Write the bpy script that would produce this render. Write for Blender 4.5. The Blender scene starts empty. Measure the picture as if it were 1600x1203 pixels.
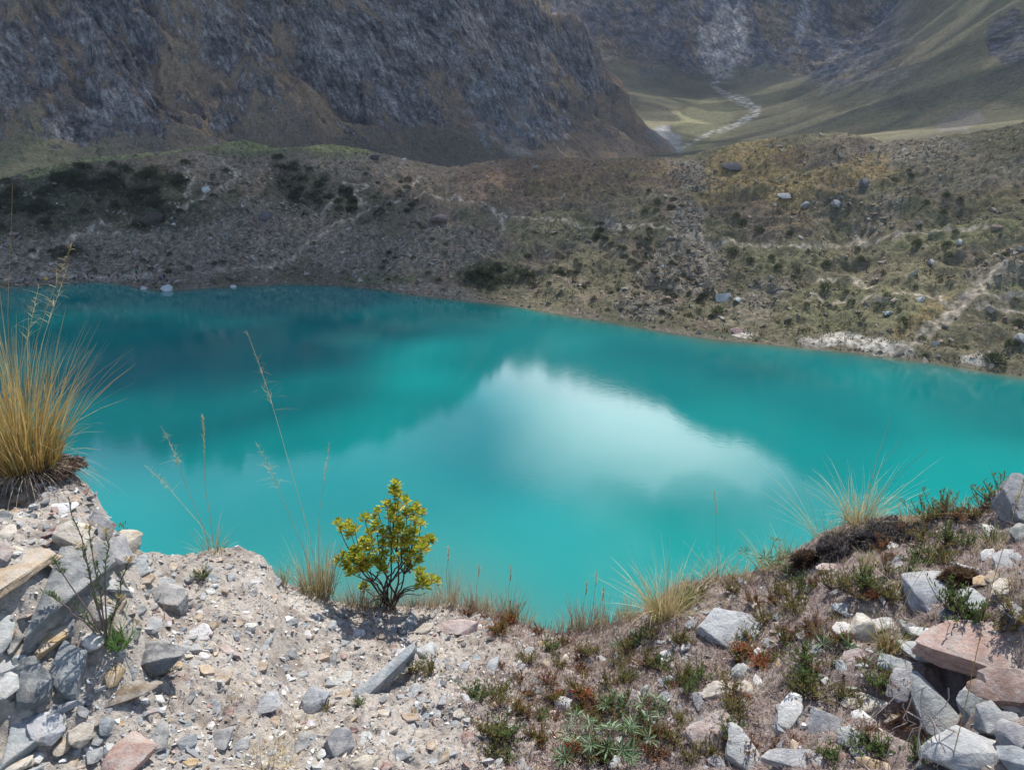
import bpy, bmesh, math, random
import numpy as np
from mathutils import Vector, Matrix

# ------------------------------------------------------------------ camera, sky, sun, exposure
H = 38.0                      # eye height above the lake
PITCH = math.radians(17.5)
FPX = 1202.0                  # focal length in pixels of a 1600 px wide picture
SUN_EL = math.radians(60.0)
SUN_AZ = math.radians(24.0)   # to the right of straight ahead
SUN_DIR = np.array([math.cos(SUN_EL)*math.sin(SUN_AZ), math.cos(SUN_EL)*math.cos(SUN_AZ), math.sin(SUN_EL)])

scene = bpy.context.scene
COL = scene.collection
cam_d = bpy.data.cameras.new('camera')
cam_d.sensor_width = 36.0
cam_d.lens = 36.0*FPX/1600.0
cam_d.clip_start = 0.05
cam_d.clip_end = 20000
cam = bpy.data.objects.new('camera', cam_d)
cam.location = (0, 0, H)
cam.rotation_euler = (math.pi/2-PITCH, 0, 0)
COL.objects.link(cam)
scene.camera = cam

world = bpy.data.worlds.new('World')
scene.world = world
world.use_nodes = True
wn, wl = world.node_tree.nodes, world.node_tree.links
wn.clear()
w_out = wn.new('ShaderNodeOutputWorld')
w_bg = wn.new('ShaderNodeBackground')
w_bg.inputs['Strength'].default_value = 0.14
sky = wn.new('ShaderNodeTexSky')
sky.sky_type = 'NISHITA'
sky.sun_disc = False
sky.sun_elevation = SUN_EL
sky.sun_rotation = SUN_AZ
sky.altitude = 4200
# broken white cumulus over the whole sky
tc = wn.new('ShaderNodeTexCoord')
sep = wn.new('ShaderNodeSeparateXYZ')
wl.new(tc.outputs['Generated'], sep.inputs[0])
mp = wn.new('ShaderNodeMapping')
mp.inputs['Location'].default_value = (0.35, 0.1, 0.0)
mp.inputs['Scale'].default_value = (1.0, 1.0, 2.2)
wl.new(tc.outputs['Generated'], mp.inputs[0])
cn = wn.new('ShaderNodeTexNoise')
cn.inputs['Scale'].default_value = 2.3
cn.inputs['Detail'].default_value = 7
cn.inputs['Roughness'].default_value = 0.55
wl.new(mp.outputs[0], cn.inputs['Vector'])
def wmath(op, a, b=None):
    q = wn.new('ShaderNodeMath'); q.operation = op
    for k_, v_ in enumerate((a, b)):
        if v_ is None: continue
        if isinstance(v_, (int, float)): q.inputs[k_].default_value = v_
        else: wl.new(v_, q.inputs[k_])
    return q.outputs[0]
az_ = wmath('ARCTAN2', sep.outputs[0], sep.outputs[1])
el_ = wmath('ARCSINE', sep.outputs[2])
# the bright cumulus standing over the valley head (seen mirrored in the lake)
qa = wmath('DIVIDE', wmath('SUBTRACT', az_, math.radians(11)), math.radians(15))
qe = wmath('DIVIDE', wmath('SUBTRACT', el_, math.radians(14.0)), math.radians(16))
qq = wmath('SQRT', wmath('ADD', wmath('MULTIPLY', qa, qa), wmath('MULTIPLY', qe, qe)))
qq = wmath('ADD', qq, wmath('MULTIPLY', wmath('SUBTRACT', cn.outputs['Fac'], 0.5), 1.1))
bank_ = wn.new('ShaderNodeMapRange'); bank_.interpolation_type = 'SMOOTHSTEP'
bank_.inputs[1].default_value = 1.15; bank_.inputs[2].default_value = 0.22
wl.new(qq, bank_.inputs[0])
# thin broken cloud elsewhere
cr = wn.new('ShaderNodeMapRange'); cr.interpolation_type = 'SMOOTHSTEP'
cr.inputs[1].default_value = 0.44; cr.inputs[2].default_value = 0.70; cr.inputs[4].default_value = 0.10
wl.new(cn.outputs['Fac'], cr.inputs[0])
cfac = wmath('MAXIMUM', cr.outputs[0], bank_.outputs[0])
cloud_gain = wn.new('ShaderNodeRGB')
cloud_gain.outputs[0].default_value = (20.0, 20.4, 20.8, 1)
mixw = wn.new('ShaderNodeMix')
mixw.data_type = 'RGBA'
wl.new(cfac, mixw.inputs[0])
wl.new(sky.outputs[0], mixw.inputs[6])
wl.new(cloud_gain.outputs[0], mixw.inputs[7])
wl.new(mixw.outputs[2], w_bg.inputs['Color'])
wl.new(w_bg.outputs[0], w_out.inputs['Surface'])

sun_d = bpy.data.lights.new('sun', 'SUN')
sun_d.energy = 4.4
sun_d.angle = math.radians(0.53)
sun_d.color = (1.0, 0.965, 0.91)
sun = bpy.data.objects.new('sun', sun_d)
sun.rotation_euler = Vector(SUN_DIR).to_track_quat('Z', 'Y').to_euler()
sun.location = (0, 0, 900)
COL.objects.link(sun)

vs = scene.view_settings
vs.view_transform = 'Standard'
vs.look = 'None'
vs.exposure = 0.66
vs.gamma = 1.0
vs.use_curve_mapping = False
scene.render.engine = 'CYCLES'
cy = scene.cycles
cy.use_denoising = True
cy.max_bounces = 6
cy.diffuse_bounces = 3
cy.glossy_bounces = 3
cy.transmission_bounces = 3
cy.transparent_max_bounces = 12
cy.volume_bounces = 0
cy.caustics_reflective = False
cy.caustics_refractive = False
cy.use_adaptive_sampling = True
cy.adaptive_threshold = 0.015

# ------------------------------------------------------------------ helpers: picture <-> place
CP, SP = math.cos(PITCH), math.sin(PITCH)
def ray(px, py):
    dx = (np.asarray(px, float)-800.0)/FPX
    dy = -(np.asarray(py, float)-601.5)/FPX
    dx, dy = np.broadcast_arrays(dx, dy)
    return np.stack([dx, CP+SP*dy, -SP+CP*dy], -1)
def at_range(px, py, r):
    d = ray(px, py)
    return np.array([0, 0, H]) + d*(np.asarray(r, float)/np.hypot(d[..., 0], d[..., 1]))[..., None]
def project(P):
    P = np.asarray(P, float)
    x, y, z = P[..., 0], P[..., 1], P[..., 2]-H
    w = y*CP-z*SP
    v = y*SP+z*CP
    w = np.where(np.abs(w) < 1e-6, 1e-6, w)
    return 800+FPX*x/w, 601.5-FPX*v/w
def azim(px, py):
    d = ray(px, py)
    return np.arctan2(d[..., 0], d[..., 1])

# ------------------------------------------------------------------ helpers: noise
_pr = np.random.default_rng(1234)
_PERM = np.concatenate([_pr.permutation(256)]*2).astype(np.int32)
_GA = _pr.random(256)*2*math.pi
_GX, _GY = (np.cos(_GA)*1.5).astype(np.float32), (np.sin(_GA)*1.5).astype(np.float32)
def _perlin(x, y, seed):
    ix = np.floor(x); iy = np.floor(y)
    fx = (x-ix).astype(np.float32); fy = (y-iy).astype(np.float32)
    ix = (ix.astype(np.int32)+seed*37) & 255; iy = (iy.astype(np.int32)+seed*11) & 255
    u = fx*fx*fx*(fx*(fx*6-15)+10); v = fy*fy*fy*(fy*(fy*6-15)+10)
    p0 = _PERM[ix]; p1 = _PERM[(ix+1) & 255]; iy1 = (iy+1) & 255
    h = _PERM[p0+iy]; a = _GX[h]*fx+_GY[h]*fy
    h = _PERM[p1+iy]; b = _GX[h]*(fx-1)+_GY[h]*fy
    h = _PERM[p0+iy1]; c = _GX[h]*fx+_GY[h]*(fy-1)
    h = _PERM[p1+iy1]; d = _GX[h]*(fx-1)+_GY[h]*(fy-1)
    a += (b-a)*u; c += (d-c)*u
    a += (c-a)*v
    return a
from concurrent.futures import ThreadPoolExecutor
_POOL = ThreadPoolExecutor(4)
def perlin(x, y, seed=0):
    x, y = np.broadcast_arrays(np.asarray(x, float), np.asarray(y, float))
    if x.size < 40000:
        return _perlin(x, y, seed)
    xs = np.array_split(x.ravel(), 8); ys = np.array_split(y.ravel(), 8)
    r = list(_POOL.map(lambda q: _perlin(q[0], q[1], seed), zip(xs, ys)))
    return np.concatenate(r).reshape(x.shape)
def fbm(x, y, octaves=5, seed=0, gain=0.5, lac=2.03):
    s = 0; a = 1.0; f = 1.0; n = 0
    for o in range(octaves):
        s = s+a*perlin(x*f+17.3*o, y*f-9.1*o, seed+o*31); n += a
        a *= gain; f *= lac
    return s/n
def ridged(x, y, octaves=5, seed=0, gain=0.5):
    s = 0; a = 1.0; f = 1.0; n = 0
    for o in range(octaves):
        s = s+a*(1-np.abs(perlin(x*f+5.7*o, y*f+3.3*o, seed+o*17))*1.6); n += a
        a *= gain; f *= 2.07
    return s/n
def sst(a, b, x):
    t = np.clip((x-a)/(b-a), 0, 1)
    return t*t*(3-2*t)
def lerp(a, b, t):
    t = np.asarray(t)
    return a+(b-a)*t
def cmix(c0, c1, t):
    return c0*(1-t[..., None])+np.asarray(c1, float)*t[..., None]

# ------------------------------------------------------------------ helpers: meshes and tags
def mesh_from(name, V, F, mat, col=None, smooth=False, sharp=None, mats=None, midx=None):
    me = bpy.data.meshes.new(name)
    V = np.ascontiguousarray(V, dtype=np.float32).reshape(-1, 3)
    if not isinstance(F, list):
        F = [F]
    F = [np.asarray(f, dtype=np.int32) for f in F if len(f)]
    nl = sum(f.size for f in F); nf = sum(len(f) for f in F)
    me.vertices.add(len(V)); me.vertices.foreach_set('co', V.ravel())
    me.loops.add(nl); me.loops.foreach_set('vertex_index', np.concatenate([f.ravel() for f in F]))
    st = []; k = 0
    for f in F:
        st.append(k+np.arange(len(f), dtype=np.int32)*f.shape[1]); k += f.size
    me.polygons.add(nf)
    me.polygons.foreach_set('loop_start', np.concatenate(st).astype(np.int32))
    me.update(calc_edges=True)
    if smooth:
        me.polygons.foreach_set('use_smooth', np.ones(nf, dtype=bool))
        if sharp is not None:
            me.set_sharp_from_angle(angle=math.radians(sharp))
    else:
        me.polygons.foreach_set('use_smooth', np.zeros(nf, dtype=bool))
    if col is not None:
        col = np.asarray(col, float)
        if col.ndim == 1:
            col = np.tile(col, (len(V), 1))
        c4 = np.ones((len(V), 4), np.float32); c4[:, :3] = col[:, :3]
        a = me.color_attributes.new('Col', 'FLOAT_COLOR', 'POINT')
        a.data.foreach_set('color', c4.ravel())
    if mats:
        for m in mats: me.materials.append(m)
        me.polygons.foreach_set('material_index', np.asarray(midx, dtype=np.int32))
    elif mat is not None:
        me.materials.append(mat)
    return me
def add_float(me, name, arr):
    a = me.attributes.new(name, 'FLOAT', 'POINT')
    a.data.foreach_set('value', np.asarray(arr, np.float32))
def link(name, me, parent=None, loc=None):
    o = bpy.data.objects.new(name, me)
    COL.objects.link(o)
    if parent is not None: o.parent = parent
    if loc is not None: o.location = loc
    return o
def tag(o, label=None, cat=None, group=None, kind=None):
    if label: o['label'] = label
    if cat: o['category'] = cat
    if group: o['group'] = group
    if kind: o['kind'] = kind
    return o
def empty(name, loc):
    o = bpy.data.objects.new(name, None)
    o.empty_display_size = 0.05
    o.location = loc
    COL.objects.link(o)
    return o
def grid_faces(nr, nc):
    i = np.arange(nr-1)[:, None]*nc+np.arange(nc-1)[None, :]
    i = i.ravel()
    return np.stack([i, i+1, i+nc+1, i+nc], -1)
def orient(V, F):
    return F
def nth(n):
    w = ['first', 'second', 'third', 'fourth', 'fifth', 'sixth', 'seventh', 'eighth', 'ninth', 'tenth']
    if n <= 10: return w[n-1]
    suf = 'th' if 10 < n % 100 < 14 else {1: 'st', 2: 'nd', 3: 'rd'}.get(n % 10, 'th')
    return '%d%s' % (n, suf)
def label_rows(items):
    """items: (object, picture x, text, plural noun) -> unique labels, counted from the left inside one look and place"""
    rows = {}
    for it in items: rows.setdefault(it[2], []).append(it)
    for txt, its in rows.items():
        its.sort(key=lambda i: i[1])
        for k, it in enumerate(its):
            it[0]['label'] = txt if len(its) == 1 else '%s, %s from left' % (txt, nth(k+1))

# ------------------------------------------------------------------ helpers: materials
def mat_new(name):
    m = bpy.data.materials.new(name)
    m.use_nodes = True
    nt = m.node_tree
    b = nt.nodes['Principled BSDF']
    return m, nt, b
def col_mat(name, scale=8.0, var=0.35, rough=0.9, bump=0.4, bscale=None, bdist=0.02, spec=0.25, detail=6, fine=None, translucent=0.0, attr=True, base=(0.5, 0.5, 0.5)):
    """colour from the mesh's own colour layer, broken by two noises; relief by bump"""
    m, nt, b = mat_new(name)
    n, l = nt.nodes, nt.links
    tcn = n.new('ShaderNodeTexCoord')
    if attr:
        at = n.new('ShaderNodeAttribute'); at.attribute_name = 'Col'; csrc = at.outputs['Color']
    else:
        at = n.new('ShaderNodeRGB'); at.outputs[0].default_value = (*base, 1); csrc = at.outputs[0]
    nz = n.new('ShaderNodeTexNoise'); nz.inputs['Scale'].default_value = scale; nz.inputs['Detail'].default_value = detail
    nz.inputs['Roughness'].default_value = 0.65
    l.new(tcn.outputs['Object'], nz.inputs['Vector'])
    mr = n.new('ShaderNodeMapRange')
    mr.inputs[1].default_value = 0.25; mr.inputs[2].default_value = 0.75
    mr.inputs[3].default_value = 1-var; mr.inputs[4].default_value = 1+var
    l.new(nz.outputs['Fac'], mr.inputs[0])
    mul = n.new('ShaderNodeVectorMath'); mul.operation = 'SCALE'
    l.new(csrc, mul.inputs[0]); l.new(mr.outputs[0], mul.inputs['Scale'])
    out = mul.outputs[0]
    l.new(out, b.inputs['Base Color'])
    b.inputs['Roughness'].default_value = rough
    b.inputs['Specular IOR Level'].default_value = spec
    if bump:
        bz = n.new('ShaderNodeTexNoise'); bz.inputs['Scale'].default_value = bscale or scale*2.5
        bz.inputs['Detail'].default_value = 8; bz.inputs['Roughness'].default_value = 0.7
        l.new(tcn.outputs['Object'], bz.inputs['Vector'])
        bp = n.new('ShaderNodeBump'); bp.inputs['Strength'].default_value = bump; bp.inputs['Distance'].default_value = bdist
        l.new(bz.outputs['Fac'], bp.inputs['Height'])
        l.new(bp.outputs[0], b.inputs['Normal'])
    if translucent:
        tr = n.new('ShaderNodeBsdfTranslucent')
        l.new(out, tr.inputs['Color'])
        mx = n.new('ShaderNodeMixShader'); mx.inputs[0].default_value = translucent
        l.new(b.outputs[0], mx.inputs[1]); l.new(tr.outputs[0], mx.inputs[2])
        l.new(mx.outputs[0], n['Material Output'].inputs['Surface'])
    return m

MAT = {}
MAT['soil'] = col_mat('gravel_soil', scale=60, var=0.38, rough=0.95, bump=0.9, bscale=170, bdist=0.012)
def stone_mat():
    """grained, banded, lichen-flecked stone with dust lying on its upper faces"""
    m = col_mat('stone', scale=26, var=0.45, rough=0.9, bump=0.85, bscale=60, bdist=0.011, spec=0.2, detail=10)
    nt = m.node_tree; n, l = nt.nodes, nt.links; b = n['Principled BSDF']
    src = b.inputs['Base Color'].links[0].from_socket
    tcn = n.new('ShaderNodeTexCoord')
    def noise(scale, detail=4, rough=0.6, vec=None):
        q = n.new('ShaderNodeTexNoise'); q.inputs['Scale'].default_value = scale; q.inputs['Detail'].default_value = detail; q.inputs['Roughness'].default_value = rough
        l.new(vec or tcn.outputs['Object'], q.inputs['Vector']); return q.outputs['Fac']
    def ramp(x, a, b_, hi=1.0):
        q = n.new('ShaderNodeMapRange'); q.interpolation_type = 'SMOOTHSTEP'; q.inputs[1].default_value = a; q.inputs[2].default_value = b_; q.inputs[4].default_value = hi
        l.new(x, q.inputs[0]); return q.outputs[0]
    def mix(f, a, col):
        q = n.new('ShaderNodeMix'); q.data_type = 'RGBA'; l.new(f, q.inputs[0]); l.new(a, q.inputs[6]); q.inputs[7].default_value = (*col, 1); return q.outputs[2]
    mp_ = n.new('ShaderNodeMapping'); mp_.inputs['Rotation'].default_value = (0.7, 0.4, 0.9); mp_.inputs['Scale'].default_value = (6, 6, 70)
    l.new(tcn.outputs['Object'], mp_.inputs[0])
    c = mix(ramp(noise(1.0, 3, 0.5, mp_.outputs[0]), 0.56, 0.70, 0.45), src, (0.11, 0.11, 0.115))     # darker bands
    c = mix(ramp(noise(55, 5, 0.7), 0.58, 0.68, 0.65), c, (0.075, 0.072, 0.07))                        # dark lichen
    c = mix(ramp(noise(34, 4, 0.6), 0.62, 0.70, 0.6), c, (0.50, 0.50, 0.45))                           # pale lichen
    c = mix(ramp(noise(9, 4, 0.6), 0.60, 0.72, 0.5), c, (0.38, 0.25, 0.14))                            # rust
    ge = n.new('ShaderNodeNewGeometry'); sx = n.new('ShaderNodeSeparateXYZ'); l.new(ge.outputs['Normal'], sx.inputs[0])
    mu = n.new('ShaderNodeMath'); mu.operation = 'MULTIPLY'; l.new(ramp(sx.outputs[2], 0.45, 0.95, 0.6), mu.inputs[0]); l.new(ramp(noise(20, 6, 0.7), 0.42, 0.62), mu.inputs[1])
    c = mix(mu.outputs[0], c, (0.42, 0.395, 0.36))                                                     # dust
    l.new(c, b.inputs['Base Color'])
    return m
MAT['stone'] = stone_mat()
MAT['pebble'] = col_mat('pebble', scale=60, var=0.2, rough=0.9, bump=0)
MAT['blade'] = col_mat('grass_blade', scale=20, var=0.25, rough=0.6, bump=0, translucent=0.3)
MAT['leaf'] = col_mat('leaf', scale=30, var=0.2, rough=0.45, bump=0, translucent=0.38, spec=0.4)
MAT['bark'] = col_mat('bark', scale=60, var=0.35, rough=0.9, bump=0.4, bscale=120, bdist=0.003)
MAT['moraine'] = col_mat('moraine_ground', scale=1.5, var=0.6, rough=0.97, bump=0.8, bscale=1.6, bdist=0.5, spec=0.1)
MAT['rock_far'] = col_mat('far_rock', scale=0.7, var=0.3, rough=0.95, bump=0.6, bscale=1.6, bdist=0.3, spec=0.15)
def mountain_mat(name, sc):
    """rock with tilted bedding and cracks where the mesh says rock, tufted grass elsewhere"""
    m = col_mat(name, scale=0.45*sc, var=0.30, rough=0.97, bump=0, spec=0.1, detail=9)
    nt = m.node_tree; n, l = nt.nodes, nt.links; b = n['Principled BSDF']
    src = b.inputs['Base Color'].links[0].from_socket
    tcn = n.new('ShaderNodeTexCoord')
    ra = n.new('ShaderNodeAttribute'); ra.attribute_name = 'rock'
    def mapped(rot, scl):
        q = n.new('ShaderNodeMapping'); q.inputs['Rotation'].default_value = rot; q.inputs['Scale'].default_value = scl
        q2 = n.new('ShaderNodeMapping'); q2.inputs['Scale'].default_value = scl; q.inputs['Scale'].default_value = (1, 1, 1)
        l.new(tcn.outputs['Object'], q.inputs[0]); l.new(q.outputs[0], q2.inputs[0]); return q2.outputs[0]
    def noise(vec, scale, detail, rough, kind='FBM'):
        q = n.new('ShaderNodeTexNoise'); q.noise_type = kind; q.inputs['Scale'].default_value = scale*sc; q.inputs['Detail'].default_value = detail; q.inputs['Roughness'].default_value = rough
        l.new(vec, q.inputs['Vector']); return q.outputs['Fac']
    def rng_(x, a, b_, c_, d_):
        q = n.new('ShaderNodeMapRange'); q.inputs[1].default_value = a; q.inputs[2].default_value = b_; q.inputs[3].default_value = c_; q.inputs[4].default_value = d_
        l.new(x, q.inputs[0]); return q.outputs[0]
    def mth(op, a, b_):
        q = n.new('ShaderNodeMath'); q.operation = op
        for k_, v_ in enumerate((a, b_)):
            if isinstance(v_, float): q.inputs[k_].default_value = v_
            else: l.new(v_, q.inputs[k_])
        return q.outputs[0]
    bed = noise(mapped((0.0, 0.50, 0.0), (1.25, 0.5, 0.28)), 0.42, 6, 0.65)
    crack = noise(mapped((0.0, -0.35, 0.3), (0.5, 0.6, 1.1)), 0.14, 6, 0.65)
    blocks = noise(tcn.outputs['Object'], 0.9, 5, 0.7)
    tex = mth('MULTIPLY', mth('MULTIPLY', rng_(bed, 0.32, 0.68, 0.40, 2.1), rng_(crack, 0.36, 0.60, 0.45, 1.45)), rng_(blocks, 0.3, 0.7, 0.5, 1.5))
    tuft = rng_(noise(tcn.outputs['Object'], 1.1, 4, 0.75), 0.32, 0.68, 0.65, 1.6)
    mixf = n.new('ShaderNodeMix'); l.new(ra.outputs['Fac'], mixf.inputs[0]); l.new(tuft, mixf.inputs[2]); l.new(tex, mixf.inputs[3])
    mul = n.new('ShaderNodeVectorMath'); mul.operation = 'SCALE'; l.new(src, mul.inputs[0]); l.new(mixf.outputs[0], mul.inputs['Scale'])
    l.new(mul.outputs[0], b.inputs['Base Color'])
    hgt = mth('MULTIPLY', mth('ADD', bed, mth('MULTIPLY', blocks, 0.6)), rng_(ra.outputs['Fac'], 0.0, 1.0, 0.25, 1.0))
    bp = n.new('ShaderNodeBump'); bp.inputs['Strength'].default_value = 1.0; bp.inputs['Distance'].default_value = 3.2/sc
    l.new(hgt, bp.inputs['Height']); l.new(bp.outputs[0], b.inputs['Normal'])
    return m
MAT['massif'] = mountain_mat('mountain_face', 1.0)
MAT['valley'] = mountain_mat('valley_side', 0.45)
MAT['bush'] = col_mat('bush_leaf', scale=1.5, var=0.4, rough=0.8, bump=0, translucent=0.2)

# ------------------------------------------------------------------ the shape of the near ground
crest_px = np.array([(-500, 690, 2.9), (-200, 705, 2.9), (0, 712, 2.9), (60, 716, 2.9), (108, 732, 2.85), (148, 768, 2.8), (180, 828, 2.72), (215, 858, 2.75),
    (280, 870, 2.85), (330, 858, 2.9), (375, 856, 2.95), (412, 872, 2.95), (438, 914, 2.9), (475, 920, 2.95), (540, 945, 2.9), (620, 948, 2.9),
    (700, 942, 2.95), (760, 955, 2.95), (830, 978, 2.9), (870, 988, 2.9), (950, 978, 2.9), (1000, 958, 2.95), (1060, 912, 3.1), (1170, 896, 3.2),
    (1240, 862, 3.3), (1280, 835, 3.35), (1340, 812, 3.4), (1440, 806, 3.4), (1530, 792, 3.4), (1600, 765, 3.4), (1800, 710, 3.4), (2100, 690, 3.4)], float)
_c = at_range(crest_px[:, 0], crest_px[:, 1], crest_px[:, 2])
CR_A = np.arctan2(_c[:, 0], _c[:, 1]); CR_R = crest_px[:, 2]; CR_Z = _c[:, 2]-H
NEAR_A = np.radians([-65, -42, -34, -24, -8, 8, 20, 30, 42, 65])
NEAR_Z = np.array([-1.50, -1.52, -1.58, -1.64, -1.68, -1.68, -1.66, -1.62, -1.58, -1.5])
def _flat(px, py, drop):
    d = ray(px, py); k = -drop/d[2]
    return d[0]*k, d[1]*k
HOLLOWS = [(*_flat(1448, 1150, 1.60), 0.11, 0.20), (*_flat(1530, 1085, 1.55), 0.13, 0.16), (*_flat(25, 955, 1.50), 0.13, 0.14)]
def fg_z(x, y):
    """ground height near the viewer (world z)"""
    r = np.hypot(x, y); a = np.arctan2(x, y)
    rc = np.interp(a, CR_A, CR_R); zc = np.interp(a, CR_A, CR_Z); zn = np.interp(a, NEAR_A, NEAR_Z)
    rn = 1.35
    t = (r-rn)/(rc-rn)
    tt = np.clip(t, -1.0, 1.0)
    # left: gravel mound standing over a hollow; elsewhere an even slope
    left = sst(-0.46, -0.53, a)
    prof = tt
    step = 0.10+0.90*sst(0.30, 0.62, tt)
    prof = lerp(prof, lerp(prof, step*np.clip(tt*1.6, 0, 1), 0.55), left*(t > 0))
    right = sst(0.22, 0.42, a)
    prof = prof+right*0.16*np.sin(np.clip(tt, 0, 1)*math.pi)
    z = zn+(zc-zn)*prof
    amp = sst(0.0, 0.3, 1.02-t)
    n = fbm(x*1.5, y*1.5, 3, 11)*0.10+fbm(x*6, y*6, 4, 5)*0.045
    z = z+n*(0.12+0.88*amp)*np.where(t < 1, 1, 0)+np.where(t < 1, 0, 1)*n*0.12
    for hx, hy, hr_, hd_ in HOLLOWS:
        z = z-hd_*np.exp(-(((x-hx)**2+(y-hy)**2)/hr_**2)**1.5)
    grit = fbm(x*28, y*28, 3, 3)*0.014+np.abs(fbm(x*60, y*60, 2, 8))*0.008
    z = z+grit
    # beyond the edge: a steep bank down to the water
    d = np.maximum(r-rc, 0)
    left2 = sst(0.12, -0.1, a)
    slope = 0.80-0.13*left2
    bank = d*slope+0.16*(1-np.exp(-d/0.12))+0.25*(1-np.exp(-d/1.0))
    bank = bank-np.clip(d/4, 0, 1)*fbm(x*0.25, y*0.25, 4, 21)*1.2*np.clip((40-d)/20, 0, 1)
    return H+z-bank
def fg_hit(px, py):
    """where the view through a photo pixel meets the near ground"""
    px = np.atleast_1d(np.asarray(px, float)); py = np.atleast_1d(np.asarray(py, float))
    d = ray(px, py); hd = np.hypot(d[:, 0], d[:, 1]); d = d/hd[:, None]
    a = np.arctan2(d[:, 0], d[:, 1]); rc = np.interp(a, CR_A, CR_R)-0.005
    i = np.arange(len(px)); lo = np.full(len(px), 0.7); hi = rc
    for step in (90, 30):
        f = np.linspace(0, 1, step)
        rr = lo[:, None]+(hi-lo)[:, None]*f
        below = H+d[:, 2:3]*rr <= fg_z(d[:, 0:1]*rr, d[:, 1:2]*rr)
        k = np.where(below.any(1), below.argmax(1), step-1)
        hi = rr[i, k]; lo = rr[i, np.maximum(k-1, 0)]
    X, Y = d[:, 0]*hi, d[:, 1]*hi
    return np.stack([X, Y, fg_z(X, Y)], -1)

# ------------------------------------------------------------------ the shape of the far shore and its moraine
shore_px = np.array([(-1400, 640), (-700, 540), (-300, 470), (-60, 452), (0, 449), (60, 446), (110, 442), (150, 440), (190, 444), (230, 452), (270, 454), (330, 450), (400, 446), (460, 444), (520, 446), (560, 449), (600, 453),
    (640, 460), (700, 467), (760, 473), (800, 478), (830, 483), (860, 489), (920, 498), (1000, 512), (1060, 522), (1120, 531), (1180, 536), (1250, 543), (1330, 551), (1400, 561),
    (1460, 568), (1520, 578), (1600, 590), (1750, 612), (1950, 660), (2400, 760)], float)
_s = ray(shore_px[:, 0], shore_px[:, 1]); _k = H/-_s[:, 2]
SH_A = np.arctan2(_s[:, 0], _s[:, 1]); SH_R = np.hypot(_s[:, 0], _s[:, 1])*_k
ridge_px = np.array([(-1400, 300, 330), (-500, 295, 310), (-100, 285, 300), (0, 282, 296), (60, 262, 296), (150, 246, 297), (250, 238, 298), (310, 230, 300), (380, 219, 302), (430, 232, 300), (520, 226, 300), (562, 232, 300),
    (620, 246, 300), (700, 263, 298), (760, 252, 296), (820, 248, 294), (880, 246, 292), (950, 248, 290), (1000, 247, 287), (1060, 246, 284), (1090, 240, 282), (1130, 229, 280), (1200, 216, 275),
    (1260, 210, 271), (1310, 206, 268), (1345, 212, 265), (1380, 221, 262), (1450, 215, 256), (1520, 207, 252), (1600, 192, 248), (1800, 165, 240), (2400, 140, 230)], float)
_r = at_range(ridge_px[:, 0], ridge_px[:, 1], ridge_px[:, 2])
RG_A = np.arctan2(_r[:, 0], _r[:, 1]); RG_R = ridge_px[:, 2]; RG_Z = _r[:, 2]
def mor_z(x, y):
    r = np.hypot(x, y); a = np.arctan2(x, y)
    r0 = np.interp(a, SH_A, SH_R); r1 = np.interp(a, RG_A, RG_R); z1 = np.interp(a, RG_A, RG_Z)
    t = (r-r0)/(r1-r0)
    tc_ = np.clip(t, 0, 1)
    # a narrow beach on the left, an even slope elsewhere
    beach = sst(-0.30, -0.42, a)
    g = lerp(0.12*tc_+0.88*tc_**1.25, 0.05*tc_+0.95*sst(0.0, 1.15, tc_)/sst(0.0, 1.15, np.array(1.0)), beach*0.8)
    # steeper brow under the tawny knoll
    px_knoll = sst(0.20, 0.25, a)*sst(0.47, 0.40, a)
    g = g+px_knoll*(-0.10*np.sin(np.clip(tc_/0.75, 0, 1)*math.pi))
    z = z1*g
    env = np.sin(np.clip(tc_, 0, 1)*math.pi)**0.6
    lumps = fbm(x/38, y/38, 4, 41)*6.0+(ridged(x/17+0.3*y/17, y/17, 4, 43)-0.55)*6.5
    z = z+lumps*env*0.8+fbm(x/5, y/5, 4, 47)*0.8*np.clip(tc_*8, 0, 1)+fbm(x/1.6, y/1.6, 2, 49)*0.28*np.clip(tc_*8, 0, 1)
    z = z+np.where(t < 0, t*(r1-r0)*0.22, 0)
    over = np.maximum(r-r1, 0)
    z = z-0.34*np.minimum(over, 60)-0.01*over+fbm(x/12, y/12, 3, 51)*0.8*np.clip(over/3, 0, 1)
    cut = sst(0.0, 0.05, t)*sst(0.10, 0.05, t)*sst(0.32, 0.36, a)
    z = z+cut*0.9
    return z, t
def mor_hit(px, py):
    px = np.atleast_1d(np.asarray(px, float)); py = np.atleast_1d(np.asarray(py, float))
    d = ray(px, py); hd = np.hypot(d[:, 0], d[:, 1]); d = d/hd[:, None]
    a = np.arctan2(d[:, 0], d[:, 1]); lo = np.interp(a, SH_A, SH_R)+0.3; hi = np.interp(a, RG_A, RG_R)
    i = np.arange(len(px))
    for step in (70, 14):
        f = np.linspace(0, 1, step)
        rr = lo[:, None]+(hi-lo)[:, None]*f
        below = H+d[:, 2:3]*rr <= mor_z(d[:, 0:1]*rr, d[:, 1:2]*rr)[0]
        k = np.where(below.any(1), below.argmax(1), step-1)
        hi = rr[i, k]; lo = rr[i, np.maximum(k-1, 0)]
    X, Y = d[:, 0]*hi, d[:, 1]*hi
    return np.stack([X, Y, mor_z(X, Y)[0]], -1)

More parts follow.
